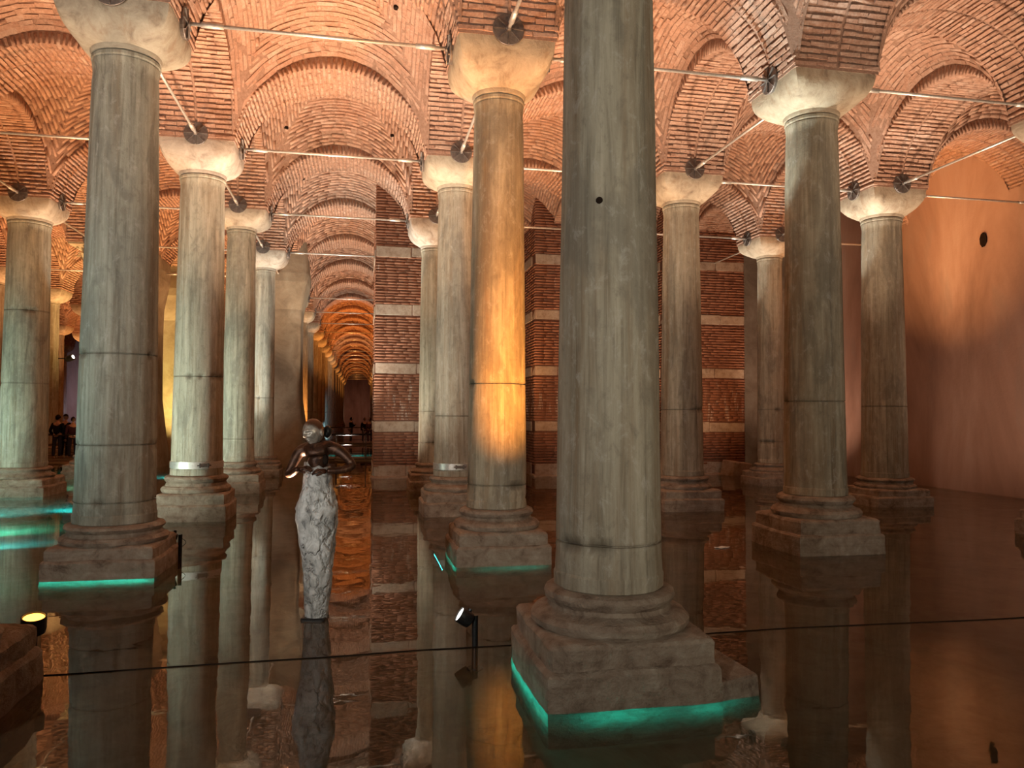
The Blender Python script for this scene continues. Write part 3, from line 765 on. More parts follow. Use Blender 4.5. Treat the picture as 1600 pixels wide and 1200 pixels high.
def shaft_mesh(rb, rt, z0, z1, seed, joints=()):
    prof = [(rb*0.985, z0-0.004), (rb*1.035, z0+0.008), (rb*1.04, z0+0.10), (rb*1.015, z0+0.118), (rb*1.005, z0+0.20)]
    zs = list(np.linspace(z0+0.4, z1-0.32, 16))
    ev = [(z, None) for z in zs]
    rad = lambda z: rb + (rt-rb)*((z-z0)/(z1-z0))**1.25
    body = [(rad(z), z) for z in zs]
    for zj in joints:
        r_ = rad(zj); body += [(r_, zj+q) for q in (-0.075, -0.06, -0.04, -0.02, -0.008)] + [(r_-0.014, zj-0.004), (r_-0.014, zj+0.003)] + [(r_, zj+q) for q in (0.008, 0.025, 0.045, 0.065, 0.08)]
    body.sort(key=lambda q: q[1])
    prof += body
    prof += [(rt*0.995, z1-0.24), (rt*1.0, z1-0.16), (rt*1.02, z1-0.13), (rt*1.03, z1-0.085), (rt*1.012, z1-0.08), (rt*1.02, z1-0.07), (rt*1.055, z1-0.055), (rt*1.06, z1-0.02), (rt*1.02, z1-0.008), (rt*0.97, z1)]
    def eaten(x, y, z):        # how far the edge of a joint is broken away here
        e = 0.0
        for zj in joints:
            if abs(z-zj) < 0.07: e = max(e, min(1.0, max(0.0, (nz(x, y, zj*3, 3.2, seed+zj) + 0.6*nz(x, y, zj*3, 9, seed) - 0.10)*3.0)) * (1-abs(z-zj)/0.08))
        return e
    def jit(x, y, z):
        d = 0.005*nz(x, y, z*0.4, 2.3, seed) - 0.028*eaten(x, y, z)
        if z < z0+0.12: d -= 0.035*max(0, nz(x, y, z, 4, seed+9)) + 0.012*abs(nz(x, y, z, 9, seed+2))
        return d
    v, f = lathe(prof, 84, jit); me = mesh('shaft', v, f, 'marble', 'angle')
    at = me.attributes.new('grime', 'FLOAT', 'POINT'); g = []
    for (r_, z) in prof:
        for a in range(84):
            t = 2*math.pi*a/84; x, y = r_*math.cos(t), r_*math.sin(t)
            q = eaten(x, y, z)
            for zj in joints:
                if abs(z-zj) < 0.02: q = max(q, 0.35)
            if z < z0+0.5: q = max(q, 0.55*max(0, nz(x, y, z*0.5, 4, seed+5)))
            g.append(q)
    at.data.foreach_set('value', g)
    return me
def base_meshes(rb, z1, hp, seed):
    za, zb_ = z1*0.36, z1*0.60
    def wear(x, y, z): return 0.018*nz(x, y, z, 3.0, seed) + 0.012*nz(x, y, z*2.5, 7.0, seed+4) + 0.006*nz(x, y, z*2, 18.0, seed+7)
    H = z1-zb_; R = hp*0.88
    R = max(R, rb*1.28)
    prof = [(R*0.97, zb_-0.01), (R*1.03, zb_+H*.12), (R*1.04, zb_+H*.25), (R*0.99, zb_+H*.38), (R*0.93, zb_+H*.42), (rb*1.17, zb_+H*.50), (rb*1.14, zb_+H*.60), (rb*1.19, zb_+H*.68), (rb*1.22, zb_+H*.72), (rb*1.25, zb_+H*.82), (rb*1.21, zb_+H*.94), (rb*1.12, z1)]
    v, f = lathe(prof, 96, wear); moulding = mesh('base_moulding', v, f, 'base', 'angle')
    def blk(h, z0, z1_, name, sd):
        rings = []; c = 0.035
        for hh, z in [(h, z0 + (z1_-c-z0)*q/7) for q in range(8)] + [(h-0.006, z1_-c*.75), (h-0.018, z1_-c*.3), (h-c*1.2, z1_)]:
            rr = []
            m_ = 22
            for sx, sy, dx, dy in ((-1, -1, 1, 0), (1, -1, 0, 1), (1, 1, -1, 0), (-1, 1, 0, -1)):
                for k in range(m_):
                    t = 2*k/m_; x = hh*(sx+dx*t); y = hh*(sy+dy*t)
                    cr = (abs(x*y)/(hh*hh))**6          # chipped corners
                    q = 1 - 0.035*cr*(1+nz(sx, sy, z, 1.7, sd)) + 0.020*nz(x, y, z, 2.8, sd) + 0.012*nz(x, y, z, 7.5, sd+1) + 0.006*nz(x, y, z, 17, sd+2)
                    rr.append((x*q, y*q, z + (0.016*nz(x, y, z, 2.2, sd+5) + 0.006*nz(x, y, z, 9, sd+6) if z > z0 else 0)))
            rings.append(rr)
        v, f = loft(rings); return mesh(name, v, f, 'base', 'angle')
    return moulding, blk(hp*0.94, za-0.01, zb_+0.012, 'plinth', seed+1), blk(hp, -0.56, za+0.008, 'footing', seed+2)

NAMES = {}
COLUMNS = [
 # i, j, rb, rt, dzb, dzt, half plinth, joints, tint, label, short name, extras
 (1,-1, .393,.315, 0.0, 0.0, .635, (1.02,), (0.92,.87,.77), 'thick grey column nearest the camera with a chipped foot', 'nearest grey column', ('hole',)),
 (0,0, .462,.378, -.09,.034, .64, (0.86,1.55,2.65), (0.86,.88,.82), 'big grey column at left with a turquoise-edged base', 'turquoise-footed column', ()),
 (1,0, .402,.336, 0.0,-.08, .64, (1.0,2.35), (1.0,.92,.78), 'amber-lit column in the middle with a brown moulded base', 'amber-lit column', ()),
 (2,0, .440,.368, .10,.03, .69, (2.15,), (0.90,.84,.72), 'dark-veined column standing right of the nearest column', 'dark-veined column', ('stain',)),
 (3,0, .43,.37, 0.0,0.0, .70, (), (0.95,.93,.86), 'column with a pale capital cut off by the right edge', 'edge-cut column', ()),
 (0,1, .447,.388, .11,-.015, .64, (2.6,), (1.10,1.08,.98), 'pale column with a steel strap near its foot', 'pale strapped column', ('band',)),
 (1,1, .40,.355, .04,.035, .66, (1.9,), (1.02,.98,.90), 'strapped column half hidden behind the amber-lit column', 'half-hidden strapped column', ('band',)),
 (2,1, .440,.370, 0.0,0.0, .66, (2.05,), (0.98,.92,.80), 'brownish column in front of the brown brick pier', 'brownish column', ()),
 (3,1, .475,.41, -.09,-.03, .69, (2.15,), (0.92,.88,.78), 'column standing close before the pink plaster wall', 'pink-wall column', ()),
 (-1,2, .50,.44, -.03,.06, .74, (2.6,4.3), (1.0,1.02,.92), 'stout jointed column near the left edge above turquoise water', 'stout left column', ()),
 (0,2, .385,.335, .06,.11, .62, (1.3,), (1.05,1.03,.94), 'plain column just behind the pale strapped column', 'plain column', ()),
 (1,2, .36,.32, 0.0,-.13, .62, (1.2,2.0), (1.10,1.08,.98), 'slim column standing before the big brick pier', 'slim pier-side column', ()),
 (2,2, .38,.33, 0.0,0.0, .64, (2.0,), (1.0,.97,.88), 'column hidden straight behind the nearest grey column', 'hidden column', ()),
 (3,2, .37,.33, -.09,.05, .64, (1.2,2.1), (0.98,.90,.78), 'slim streaked column between the brown brick pier and the dark-veined column', 'slim streaked column', ()),
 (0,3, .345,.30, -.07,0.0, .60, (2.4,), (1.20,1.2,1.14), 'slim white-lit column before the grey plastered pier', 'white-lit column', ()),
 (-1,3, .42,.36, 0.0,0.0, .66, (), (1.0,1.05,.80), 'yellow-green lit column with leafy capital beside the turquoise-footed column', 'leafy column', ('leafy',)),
 (-1,1, .42,.36, 0.0,0.0, .66, (2.2,), (1.0,1.0,.92), 'column just outside the left edge of the view', 'outer left column', ()),
 (0,-1, .42,.36, 0.0,0.0, .74, (2.2,), (0.95,.94,.88), 'column whose pink stone base fills the lower left corner', 'corner column', ()),
 (-2,4, .40,.34, 0.0,0.0, .64, (2.0,), (1.0,.92,.82), 'dim column sliver at the extreme left edge', 'extreme-left column', ()),
 (-2,5, .42,.36, 0.0,0.0, .64, (), (1.0,.95,.88), 'pinkish column just left of the visitors in the left hall', 'visitor-side column', ()),
 (-2,6, .40,.34, 0.0,0.0, .62, (), (1.0,.9,.8), 'rusty column behind the visitor in plum', 'rusty column', ()),
 (-3,8, .40,.34, 0.0,0.0, .62, (), (1.0,.9,.8), 'small far column behind the visitors, touching the pinkish column', 'small far column', ()),
 (-3,9, .40,.34, 0.0,0.0, .62, (), (1.0,.9,.8), 'farther thin column showing beside the leafy column', 'thin far column', ()),
 (-4,11, .40,.34, 0.0,0.0, .62, (), (1.0,.9,.8), 'tiniest far column against the lilac rear wall', 'tiniest column', ()),
]
ORD = ['first', 'second', 'third', 'fourth', 'fifth', 'sixth', 'seventh', 'eighth', 'ninth', 'tenth', 'eleventh', 'twelfth', 'thirteenth', 'fourteenth', 'fifteenth', 'sixteenth', 'seventeenth', 'eighteenth', 'nineteenth', 'twentieth']
for n_, j in enumerate(range(5, 25)):
    COLUMNS.append((0, j, .40, .34, 0, 0, .62, (2.0,), (1.0, .97, .88), '%s column past the plastered pier along the tunnel left side' % ORD[n_], 'tunnel-left column %d' % j, ('far',)))
for n_, j in enumerate(range(11, 25)):
    COLUMNS.append((1, j, .40, .34, 0, 0, .62, (2.0,), (1.0, .95, .85), '%s column past the brick pier along the tunnel right side' % ORD[n_], 'tunnel-right column %d' % j, ('far',)))

def band_meshes(r):
    n = 48; v, f = lathe([(r-.01, 0), (r+.012, 0.002), (r+.012, .123), (r-.01, .125)], n)
    b = mesh('steel_strap', v, f, 'steel', 'angle')
    v, f = join(boxv(-.06, .06, -.028, 0.0, .012, .066), boxv(-.085, -.06, -.036, 0, .0, .078), boxv(.06, .085, -.036, 0, .0, .078), tube([(-.12, -.02, .04), (.12, -.02, .04)], .012))
    return b, mesh('strap_buckle', v, f, 'dark_steel')
FAR = {}
for cn, (i, j, rb, rt, dzb, dzt, hp, joints, tint, label, short, ex) in enumerate(COLUMNS):
    NAMES[(i, j)] = short
    root = tag(link('marble_column', None, None, (L*i, L*j, 0)), label, 'column', kind='thing')
    if j >= 5 and i >= 0: root['group'] = 'columns lining the tunnel'
    z0, z1 = ZB+dzb, ZT+dzt
    key = cn if 'far' not in ex else 'far%d' % (j % 3)
    if key not in FAR:
        sd = cn*1.37+0.5
        FAR[key] = (shaft_mesh(rb, rt, z0, z1, sd, joints), (leafy_capital_mesh if 'leafy' in ex else capital_mesh)(rt*1.02, z1-0.005, ZC, sd), *base_meshes(rb, z0, hp, sd))
    sh, cp, mo, pl, fo = FAR[key]
    rz = 0.0
    s = link('shaft', sh, root); s.color = (*tint, 1)
    c = link('capital', cp, root); c.color = tuple(min(1.0, q*1.02) for q in tint) + (1,)
    link('base_moulding', mo, root); link('plinth', pl, root); link('footing', fo, root)
    if 'band' in ex:
        rr = rb*1.005 + 0.006
        b, bk = band_meshes(rr)
        bo = link('steel_strap', b, root, (0, 0, z0+0.13))
        az = math.atan2(CAM.y-L*j, CAM.x-L*i) + 0.25
        link('strap_buckle', bk, bo, ((rr+.012)*math.cos(az), (rr+.012)*math.sin(az), 0.022), (0, 0, az+math.pi/2))
    if 'hole' in ex:
        qs = at_z(1122, 1072); ob = link('footing_stone', BLOCKS[1], root, (qs.x-L*i-0.02, qs.y-L*j, -0.16), (0.05, -0.12, 0.15), (0.42, 0.5, 0.62))
        ob.data = ob.data.copy(); ob.data.materials[0] = MAT['base']
        d = Vector((CAM.x-L*i, CAM.y-L*j, 0)).normalized(); az = math.atan2(d.y, d.x) - 0.18
        v, f = lathe([(0.022, 0), (0.026, 0.006)], 10)
        link('dowel_hole_shade', mesh('dowel_hole_shade', v, f, 'hole'), root, (0.359*math.cos(az), 0.359*math.sin(az), 3.48), (0, math.pi/2, az))  # flat near-black disc, the hole's shade put into its colour

# ------------------------------------------------------------------ steel tie rods with rosette end plates
def disc_mesh():
    parts = [lathe([(0.18, -0.10), (0.205, 0), (0.210, 0.006), (0.206, 0.016), (0.04, 0.022)], 24)]
    for k in range(8):
        a = 2*math.pi*k/8; c, s = math.cos(a), math.sin(a)
        v, f = boxv(0.03, 0.195, -0.007, 0.007, 0.012, 0.040)
        parts.append(([(x*c-y*s, x*s+y*c, z) for x, y, z in v], f))
    parts.append(lathe([(0.04, 0.0), (0.042, 0.06), (0.03, 0.07)], 12))
    v, f = join(*parts); return mesh('end_plate', v, f, 'dark_steel')
DISC = disc_mesh()
v, f = tube([(-1.68, 0, 0), (1.68, 0, 0)], 0.025, 8); ROD = mesh('bar', v, f, 'steel', True)
v, f = tube([(-0.14, 0, 0), (-0.135, 0, 0), (0.135, 0, 0), (0.14, 0, 0)], [0.024, 0.038, 0.038, 0.024], 10); SLEEVE = mesh('turnbuckle', v, f, 'steel', True)
def tie_rod(loc, rotz, label, full=True):
    root = tag(link('tie_rod', None, None, loc, (0, 0, rotz)), label, 'tie rod', 'steel tie rods between the capitals')
    link('bar', ROD, root)
    for s in (-1, 1):
        link('end_plate', DISC, root, (s*1.712, 0, 0), (0, -s*math.pi/2, 0))
        if full: link('turnbuckle', SLEEVE, root, (s*1.38, 0, 0))
def nm(i, j):
    if (i, j) in NAMES: return NAMES[(i, j)]
    return {(1, 3): 'big brick pier', (2, 3): 'middle brick pier', (3, 3): 'brown brick pier', (0, 4): 'grey plastered pier', (-1, 4): 'dark plastered pier', (-1, 5): 'ochre plastered pier', (4, 1): 'pink wall', (4, 2): 'pink wall', (4, 0): 'pink wall by edge'}.get((i, j))
for i, j in sorted(XA):
    a, b = nm(i, j), nm(i+1, j)
    if (i, j) in PIERS and (i+1, j) in PIERS: continue
    if i == 0 and j >= 5:
        if j > 22: continue
        tie_rod((L*.5, L*j, ZROD), 0, '%s steel tie rod crossing the tunnel beyond the plastered pier' % ORD[j-5], False)
    elif a and b and j >= 0 and j < 5:
        tie_rod((L*(i+.5), L*j, ZROD), 0, 'steel tie rod from %s across to %s' % (a, b))
for i, j in sorted(YA):
    a, b = nm(i, j), nm(i, j+1)
    if a and b and j < 4 and not ((i, j) == (0, -1) and False):
        tie_rod((L*i, L*(j+.5), ZROD), math.pi/2, 'steel tie rod running back from %s to %s' % (a, b))

# ------------------------------------------------------------------ spotlight fixtures in the water
def fixture(label, loc, height, head_az, tilt, lens, rhead=0.055, lhead=0.12, loop=False, watts=0, color=PALE):
    root = tag(link('spotlight', None, None, (loc[0], loc[1], 0)), label, 'spotlight', 'small spotlights standing in the water')
    v, f = join(tube([(0, 0, -0.55), (0, 0, height+0.03)], 0.026, 10), lathe([(0.07, -0.56), (0.07, -0.53), (0.03, -0.52)], 16))
    link('stem', mesh('stem', v, f, 'black'), root)
    head = link('lamp_head', None, root, (0, 0, height), (0, tilt, head_az))
    v, f = lathe([(rhead*.7, -lhead*.5), (rhead*.92, -lhead*.42), (rhead, -lhead*.2), (rhead, lhead*.5), (rhead*.9, lhead*.5), (rhead*.86, lhead*.40)], 20)
    hm = mesh('housing', v, f, 'black', False); bpy.data.objects.remove(head)
    head = link('lamp_head', hm, root, (0, 0, height), (0, tilt, head_az))
    M_ = Euler((0, tilt, head_az)).to_matrix()
    head.location = Vector((0, 0, height)) + M_ @ Vector((0, 0, lhead*.2)) + Vector((math.cos(head_az), math.sin(head_az), 0))*0.065
    v, f = lathe([(rhead*.84, lhead*.41), (rhead*.5, lhead*.45), (0.003, lhead*.46)], 20)
    link('lens', mesh('lens', v, f, lens, True), head)
    v, f = join(boxv(-0.07, -0.005, -0.014, 0.014, -0.02, 0.02), tube([(-.085, 0, 0), (-.04, 0, 0)], .018, 8))
    link('bracket', mesh('bracket', v, f, 'black'), head)
    if loop:
        pts = [(-0.02+0.0, 0.0, height-0.02)] + [(-0.025-0.045*math.sin(math.pi*k/8), 0, height-0.03-0.10*k/8) for k in range(9)]
        v, f = tube(pts, 0.005, 6); link('cable_loop', mesh('cable_loop', v, f, 'black'), root, (0, 0, 0), (0, 0, head_az))
    if watts:
        d = M_ @ Vector((0, 0, 1)); p = Vector((loc[0], loc[1], 0)) + head.location + d*(lhead*.5+0.02)
        spot(p, p + d, watts, color, angle=80, radius=0.03)
    return root
wl = math.pi - YAW      # heading of the image's left
q = at_z(742, 1010)
fixture('black spotlight with a white lens standing before the nearest column', (q.x, q.y), 0.23, wl+0.22, math.radians(56), 'lens_white', 0.068, 0.12)
q = at_z(281, 874)
fixture('small black spotlight with a cable loop beside the turquoise-edged base', (q.x, q.y), 0.30, wl+0.45, math.radians(72), 'lens_white', 0.05, 0.10, True)
fixture('amber glowing uplight behind the pink base in the corner', (0.57, -3.90), 0.33, math.atan2(CAM.y+3.9, CAM.x-0.57), math.radians(14), 'lens_amber', 0.085, 0.14, watts=120, color=DEEP)
q = at_z(113, 740)
root = tag(link('bracket_spotlight', None, None, (-8.75, 23.9, 4.13)), 'small spotlight on a bracket high in the left hall above the visitors', 'spotlight')
v, f = lathe([(0.10, -.15), (0.13, -.05), (0.13, .16), (0.11, .16)], 14); link('lamp_head', mesh('lamp_head', v, f, 'black'), root, (0, 0, 0), (0.3, 1.2, 0))
v, f = lathe([(0.11, .155), (0.05, .165), (.004, .168)], 14); link('lens', mesh('lens', v, f, 'lens_white'), root, (0, 0, 0), (0.3, 1.2, 0))
v, f = tube([(-.7, 0.1, -0.02), (0, 0.1, 0), (0, 0, 0)], .025); link('bracket', mesh('bracket', v, f, 'black'), root)

# ------------------------------------------------------------------ cable on the water and a floating scrap
pts = [at_z(px, py, 0.004) for px, py in ((-60, 1062), (108, 1053), (250, 1043), (388, 1034), (520, 1026), (651, 1016), (800, 1008), (1000, 997), (1100, 990), (1235, 981), (1400, 974), (1540, 968), (1660, 961))]
v, f = tube(pts, 0.0042, 6)
tag(link('cable', mesh('cable', v, f, 'cable', True)), 'thin dark cable stretched across the water behind the nearest column', 'cable')
q = at_z(1128, 856)
v = []; f = []
for k in range(9):
    x = -0.13+0.26*k/8; w_ = 0.045*(1-(k/4-1)**2*0.75)
    v += [(x, -w_, 0.004+0.004*math.sin(k*1.7)), (x, w_, 0.006+0.005*math.cos(k*1.3)), (x, w_, 0.012+0.005*math.cos(k*1.3)), (x, -w_, 0.010+0.004*math.sin(k*1.7))]
for k in range(8):
    a, b = 4*k, 4*k+4
    for s_ in range(4): f.append((a+s_, b+s_, b+(s_+1) % 4, a+(s_+1) % 4))
f += [(0, 1, 2, 3), (35, 34, 33, 32)]
tag(link('paper_scrap', recalc(mesh('paper_scrap', v, f, 'paper')), None, (q.x, q.y, 0.002), (0, 0, 0.15)), 'small pale scrap floating on the water beyond the nearest column', 'scrap')

# ------------------------------------------------------------------ figures
def skin(name, verts, edges, radii, mat, parent, root=0, sub=2):
    me = bpy.data.meshes.new(name); me.from_pydata([tuple(v) for v in verts], edges, [])
    me.materials.append(MAT[mat])
    o = link(name, me, parent)
    m = o.modifiers.new('skin', 'SKIN'); m.use_smooth_shade = True
    me.skin_vertices or bpy.context.view_layer.update()
    sk = me.skin_vertices[0].data if me.skin_vertices else None
    if sk is None:
        bm = bmesh.new(); bm.from_mesh(me); bm.verts.layers.skin.verify(); bm.to_mesh(me); bm.free(); sk = me.skin_vertices[0].data
    for k, r in enumerate(radii):
        sk[k].radius = (r, r) if not isinstance(r, tuple) else r
        sk[k].use_root = (k == root)
    s = o.modifiers.new('subdivision', 'SUBSURF'); s.levels = sub; s.render_levels = sub
    return o
def uvgrid(fn, nu=28, nv=20):
    """closed ball from fn(theta around, phi 0..pi) -> point"""
    v = [fn(0, 0)]; f = []
    for b in range(1, nv):
        for a in range(nu): v.append(fn(2*math.pi*a/nu, math.pi*b/nv))
    v.append(fn(0, math.pi))
    for a in range(nu): f.append((0, 1+a, 1+(a+1) % nu))
    for b in range(nv-2):
        for a in range(nu):
            p = 1+b*nu; f.append((p+a, p+nu+a, p+nu+(a+1) % nu, p+(a+1) % nu))
    p = 1+(nv-2)*nu; n = len(v)-1
    for a in range(nu): f.append((p+a, n, p+(a+1) % nu))
    return v, f
def head_geo(h, w_, d_, res=(44, 36), amp=1.0):
    """head facing -y, centred on the middle of the skull; h = height"""
    g = lambda x, z, cx, cz, sx, sz: math.exp(-((x-cx)/sx)**2-((z-cz)/sz)**2)
    def fn(t, ph):
        x, y, z = math.sin(ph)*math.cos(t), math.sin(ph)*math.sin(t), math.cos(ph)
        X = x*w_/2; Y = y*d_/2; Z = z*h/2
        if z < 0:                       # narrow to jaw and chin
            X *= 1 - 0.34*(-z)**1.4; Y *= 1 - (0.16 if y < 0 else 0.42)*(-z)**1.3
        u, q = X/(w_/2), Z/(h/2)
        if y < 0:
            s = h
            dy = 0.0
            dy -= 0.095*s*g(u, q, 0, -0.20, .16, .13)          # nose
            dy -= 0.050*s*g(u, q, 0, 0.02, .10, .22)           # bridge
            dy -= 0.030*s*g(u, q, 0.32, 0.20, .30, .09) + 0.030*s*g(u, q, -0.32, 0.20, .30, .09)   # brow
            dy += 0.045*s*g(u, q, 0.36, 0.03, .18, .11) + 0.045*s*g(u, q, -0.36, 0.03, .18, .11)   # eye sockets
            dy -= 0.022*s*g(u, q, 0.36, 0.02, .09, .045) + 0.022*s*g(u, q, -0.36, 0.02, .09, .045) # lids
            dy -= 0.030*s*g(u, q, 0, -0.46, .20, .05) + 0.030*s*g(u, q, 0, -0.57, .18, .05)        # lips
            dy += 0.020*s*g(u, q, 0, -0.515, .22, .025)
            dy -= 0.035*s*g(u, q, 0, -0.85, .25, .12)          # chin
            dy -= 0.020*s*g(u, q, .5, -0.25, .2, .2) + 0.020*s*g(u, q, -.5, -0.25, .2, .2)         # cheeks
            Y += dy*amp
        return (X, Y, Z)
    return uvgrid(fn, *res)
def ear_geo(h):
    def fn(t, ph):
        x, y, z = math.sin(ph)*math.cos(t), math.sin(ph)*math.sin(t), math.cos(ph)
        return (x*0.016, y*h*0.12*(1+0.25*z), z*h*0.15)
    return uvgrid(fn, 12, 10)
def hand_chains(wrist, direction, normal, size=0.18, curl=0.5, thumb_side=1):
    """palm + five finger chains -> verts, edges, radii"""
    d = Vector(direction).normalized(); n = Vector(normal).normalized(); s = d.cross(n).normalized()*thumb_side
    W = Vector(wrist); V = [W, W+d*size*.25, W+d*size*.46]; E_ = [(0, 1), (1, 2)]; R = [.026, (.036, .020), (.034, .018)]
    for k, (off, ln) in enumerate(((.030, .40), (.010, .45), (-.010, .42), (-.029, .33))):
        prev = 2; p = W + d*size*.46 + s*off*size/.18
        V.append(p); E_.append((prev, len(V)-1)); R.append(.011); prev = len(V)-1
        ang = 0.15
        for m_ in range(3):
            ang += curl*0.7; p = p + (d*math.cos(ang) + n*math.sin(ang))*ln*size*(.42, .33, .25)[m_]
            V.append(p); E_.append((prev, len(V)-1)); R.append((.0095, .0088, .007)[m_]); prev = len(V)-1
    prev = 1; p = W + d*size*.22 + s*.042*size/.18
    V.append(p); E_.append((prev, len(V)-1)); R.append(.013); prev = len(V)-1
    for m_ in range(2):
        p = p + (d*.75 + s*(.55-.3*m_) + n*.25).normalized()*size*(.20, .16)[m_]
        V.append(p); E_.append((prev, len(V)-1)); R.append((.0115, .009)[m_]); prev = len(V)-1
    return V, E_, R

# the sculpture: bronze upper body rising out of a cracked white skirt
q = at_z(492, 966)
STAT = tag(link('statue', None, None, (q.x, q.y, 0), (0, 0, -YAW)), 'bronze and cracked white statue of a bald figure standing in the water', 'statue')
def sx(px): return (px-491)*0.0061
def sz(py): return 1.95-(py-646)*0.0061
# trunk, neck, shoulders and arms as one body
P = {}
Vb = [(0.02, 0, sz(742)), (0.01, 0, sz(728)), (0.005, 0.0, sz(714)), (0.0, 0.015, sz(704)), (-0.012, 0.02, sz(695)), (-0.025, 0.01, sz(687)),
      (-0.095, 0.01, sz(703)), (sx(463), 0.0, sz(706)), (sx(455), -0.02, sz(724)), (sx(447), -0.05, sz(744)), (sx(459), -0.12, sz(738)), (sx(470), -0.165, sz(731)),
      (0.105, 0.01, sz(700)), (sx(521), 0.0, sz(702)), (sx(536), -0.02, sz(713)), (sx(551), -0.05, sz(729)), (sx(533), -0.12, sz(735)), (sx(512), -0.165, sz(735))]
Eb = [(0, 1), (1, 2), (2, 3), (3, 4), (4, 5), (3, 6), (6, 7), (7, 8), (8, 9), (9, 10), (10, 11), (3, 12), (12, 13), (13, 14), (14, 15), (15, 16), (16, 17)]
Rb = [(.100, .085), (.118, .10), (.150, .118), (.11, .08), .055, .052, (.080, .075), .062, .047, .040, .038, .028, (.075, .07), .062, .048, .041, .039, .028]
skin('torso', Vb, Eb, Rb, 'bronze', STAT, 0, 2)
# chest relief: pectorals and a near-black solid for the shade in the cavity under the arm
def ell(c, r_, n1=18, n2=12): return uvgrid(lambda t, ph: (c[0]+r_[0]*math.sin(ph)*math.cos(t), c[1]+r_[1]*math.sin(ph)*math.sin(t), c[2]+r_[2]*math.cos(ph)), n1, n2)
v1, f1 = ell((0.095, -0.07, sz(719)), (.030, .034, .050)); link('cavity_shade', mesh('cavity_shade', v1, f1, 'hole', True), STAT)
v1, f1 = tube([(-.12, -.075, sz(701)), (-.05, -.085, sz(703)), (.0, -.08, sz(702)), (.07, -.085, sz(700)), (.14, -.06, sz(698))], [.006, .009, .006, .009, .006], 8); link('collarbone', mesh('collarbone', v1, f1, 'bronze', True), STAT)
hv, hf = head_geo(0.255, 0.185, 0.225, (110, 90), 1.35)
HEAD = link('head', mesh('head', hv, hf, 'face', True), STAT, (sx(485.5), -0.015, sz(676)), (math.radians(8), math.radians(-4), math.radians(-30)))
ev, ef = ear_geo(0.255)
for s_ in (-1, 1): link('ear', mesh('ear', ev, ef, 'face', True), HEAD, (s_*0.093, 0.012, -0.012), (0, 0, s_*0.35))
v1, f1 = ell((0, 0, 0), (.042, .05, .062)); link('hair_bun', mesh('hair_bun', v1, f1, 'black', True), STAT, (sx(503), 0.09, sz(676)))
HV, HE, HR = hand_chains((sx(468), -0.162, sz(732)), (1, -.05, .12), (0, .5, -1), 0.17, 0.35, -1); skin('hand', HV, HE, HR, 'bronze', STAT, 0, 1)
HV, HE, HR = hand_chains((sx(513), -0.163, sz(735)), (-1, -.05, .03), (0, .5, -1), 0.17, 0.3, 1); skin('hand', HV, HE, HR, 'bronze', STAT, 0, 1)
# skirt
rings = []
prof = [(966, 476, 511, .09), (950, 475, 513, .10), (925, 474, 515, .115), (900, 472, 517, .125), (868, 469, 519.5, .14), (840, 464, 522, .155), (815, 460, 524, .165), (796, 459.5, 524.5, .165), (780, 463, 521, .155), (765, 468, 517, .14), (750, 470, 515, .13), (738, 470, 514, .12), (731, 470, 513, .11)]
n = 96
pa = np.array(prof, float)[::-1]; ys_ = np.linspace(966, 731, 56)
dense = [(y, *(float(np.interp(y, pa[:, 0], pa[:, q])) for q in (1, 2, 3))) for y in ys_]
for k, (py, xa, xb, dp) in enumerate(dense):
    ring = []
    for a in range(n):
        t = 2*math.pi*a/n; c, s_ = math.cos(t), math.sin(t)
        x = (sx(xa)+sx(xb))/2 + (sx(xb)-sx(xa))/2*c; y = dp*s_; z = sz(py)
        rid = 1 - abs(nz(x, y, z*0.55, 7.5, 2))*2
        k_ = 1 + 0.07*nz(x, y, z*0.7, 9, 2) + 0.05*nz(x, y, z, 22, 5) - 0.16*max(0, rid-0.78)/0.22*0.5
        if z < 0.1: k_ = 1 + (k_-1)*0.5
        if k == len(dense)-1: z += 0.05*nz(c*1.4, s_*1.4, 0.3, 2.2, 8) + (0.045 if c < -0.5 and s_ < 0.3 else 0)
        if k == len(dense)-2: z += 0.02*nz(c*1.4, s_*1.4, 0.3, 2.2, 8)
        ring.append((x*k_, y*k_, z))
    rings.append(ring)
v, f = loft(rings); sk_ = link('skirt', mesh('skirt', v, f, 'cracked', True), STAT); tag(sk_, 'cracked white marble skirt')
v, f = loft([rsquare_ring(.118, .105, .03, -0.55), rsquare_ring(.118, .105, .03, 0.012), rsquare_ring(.110, .098, .03, 0.022)]); link('pedestal', mesh('pedestal', v, f, 'black'), STAT)

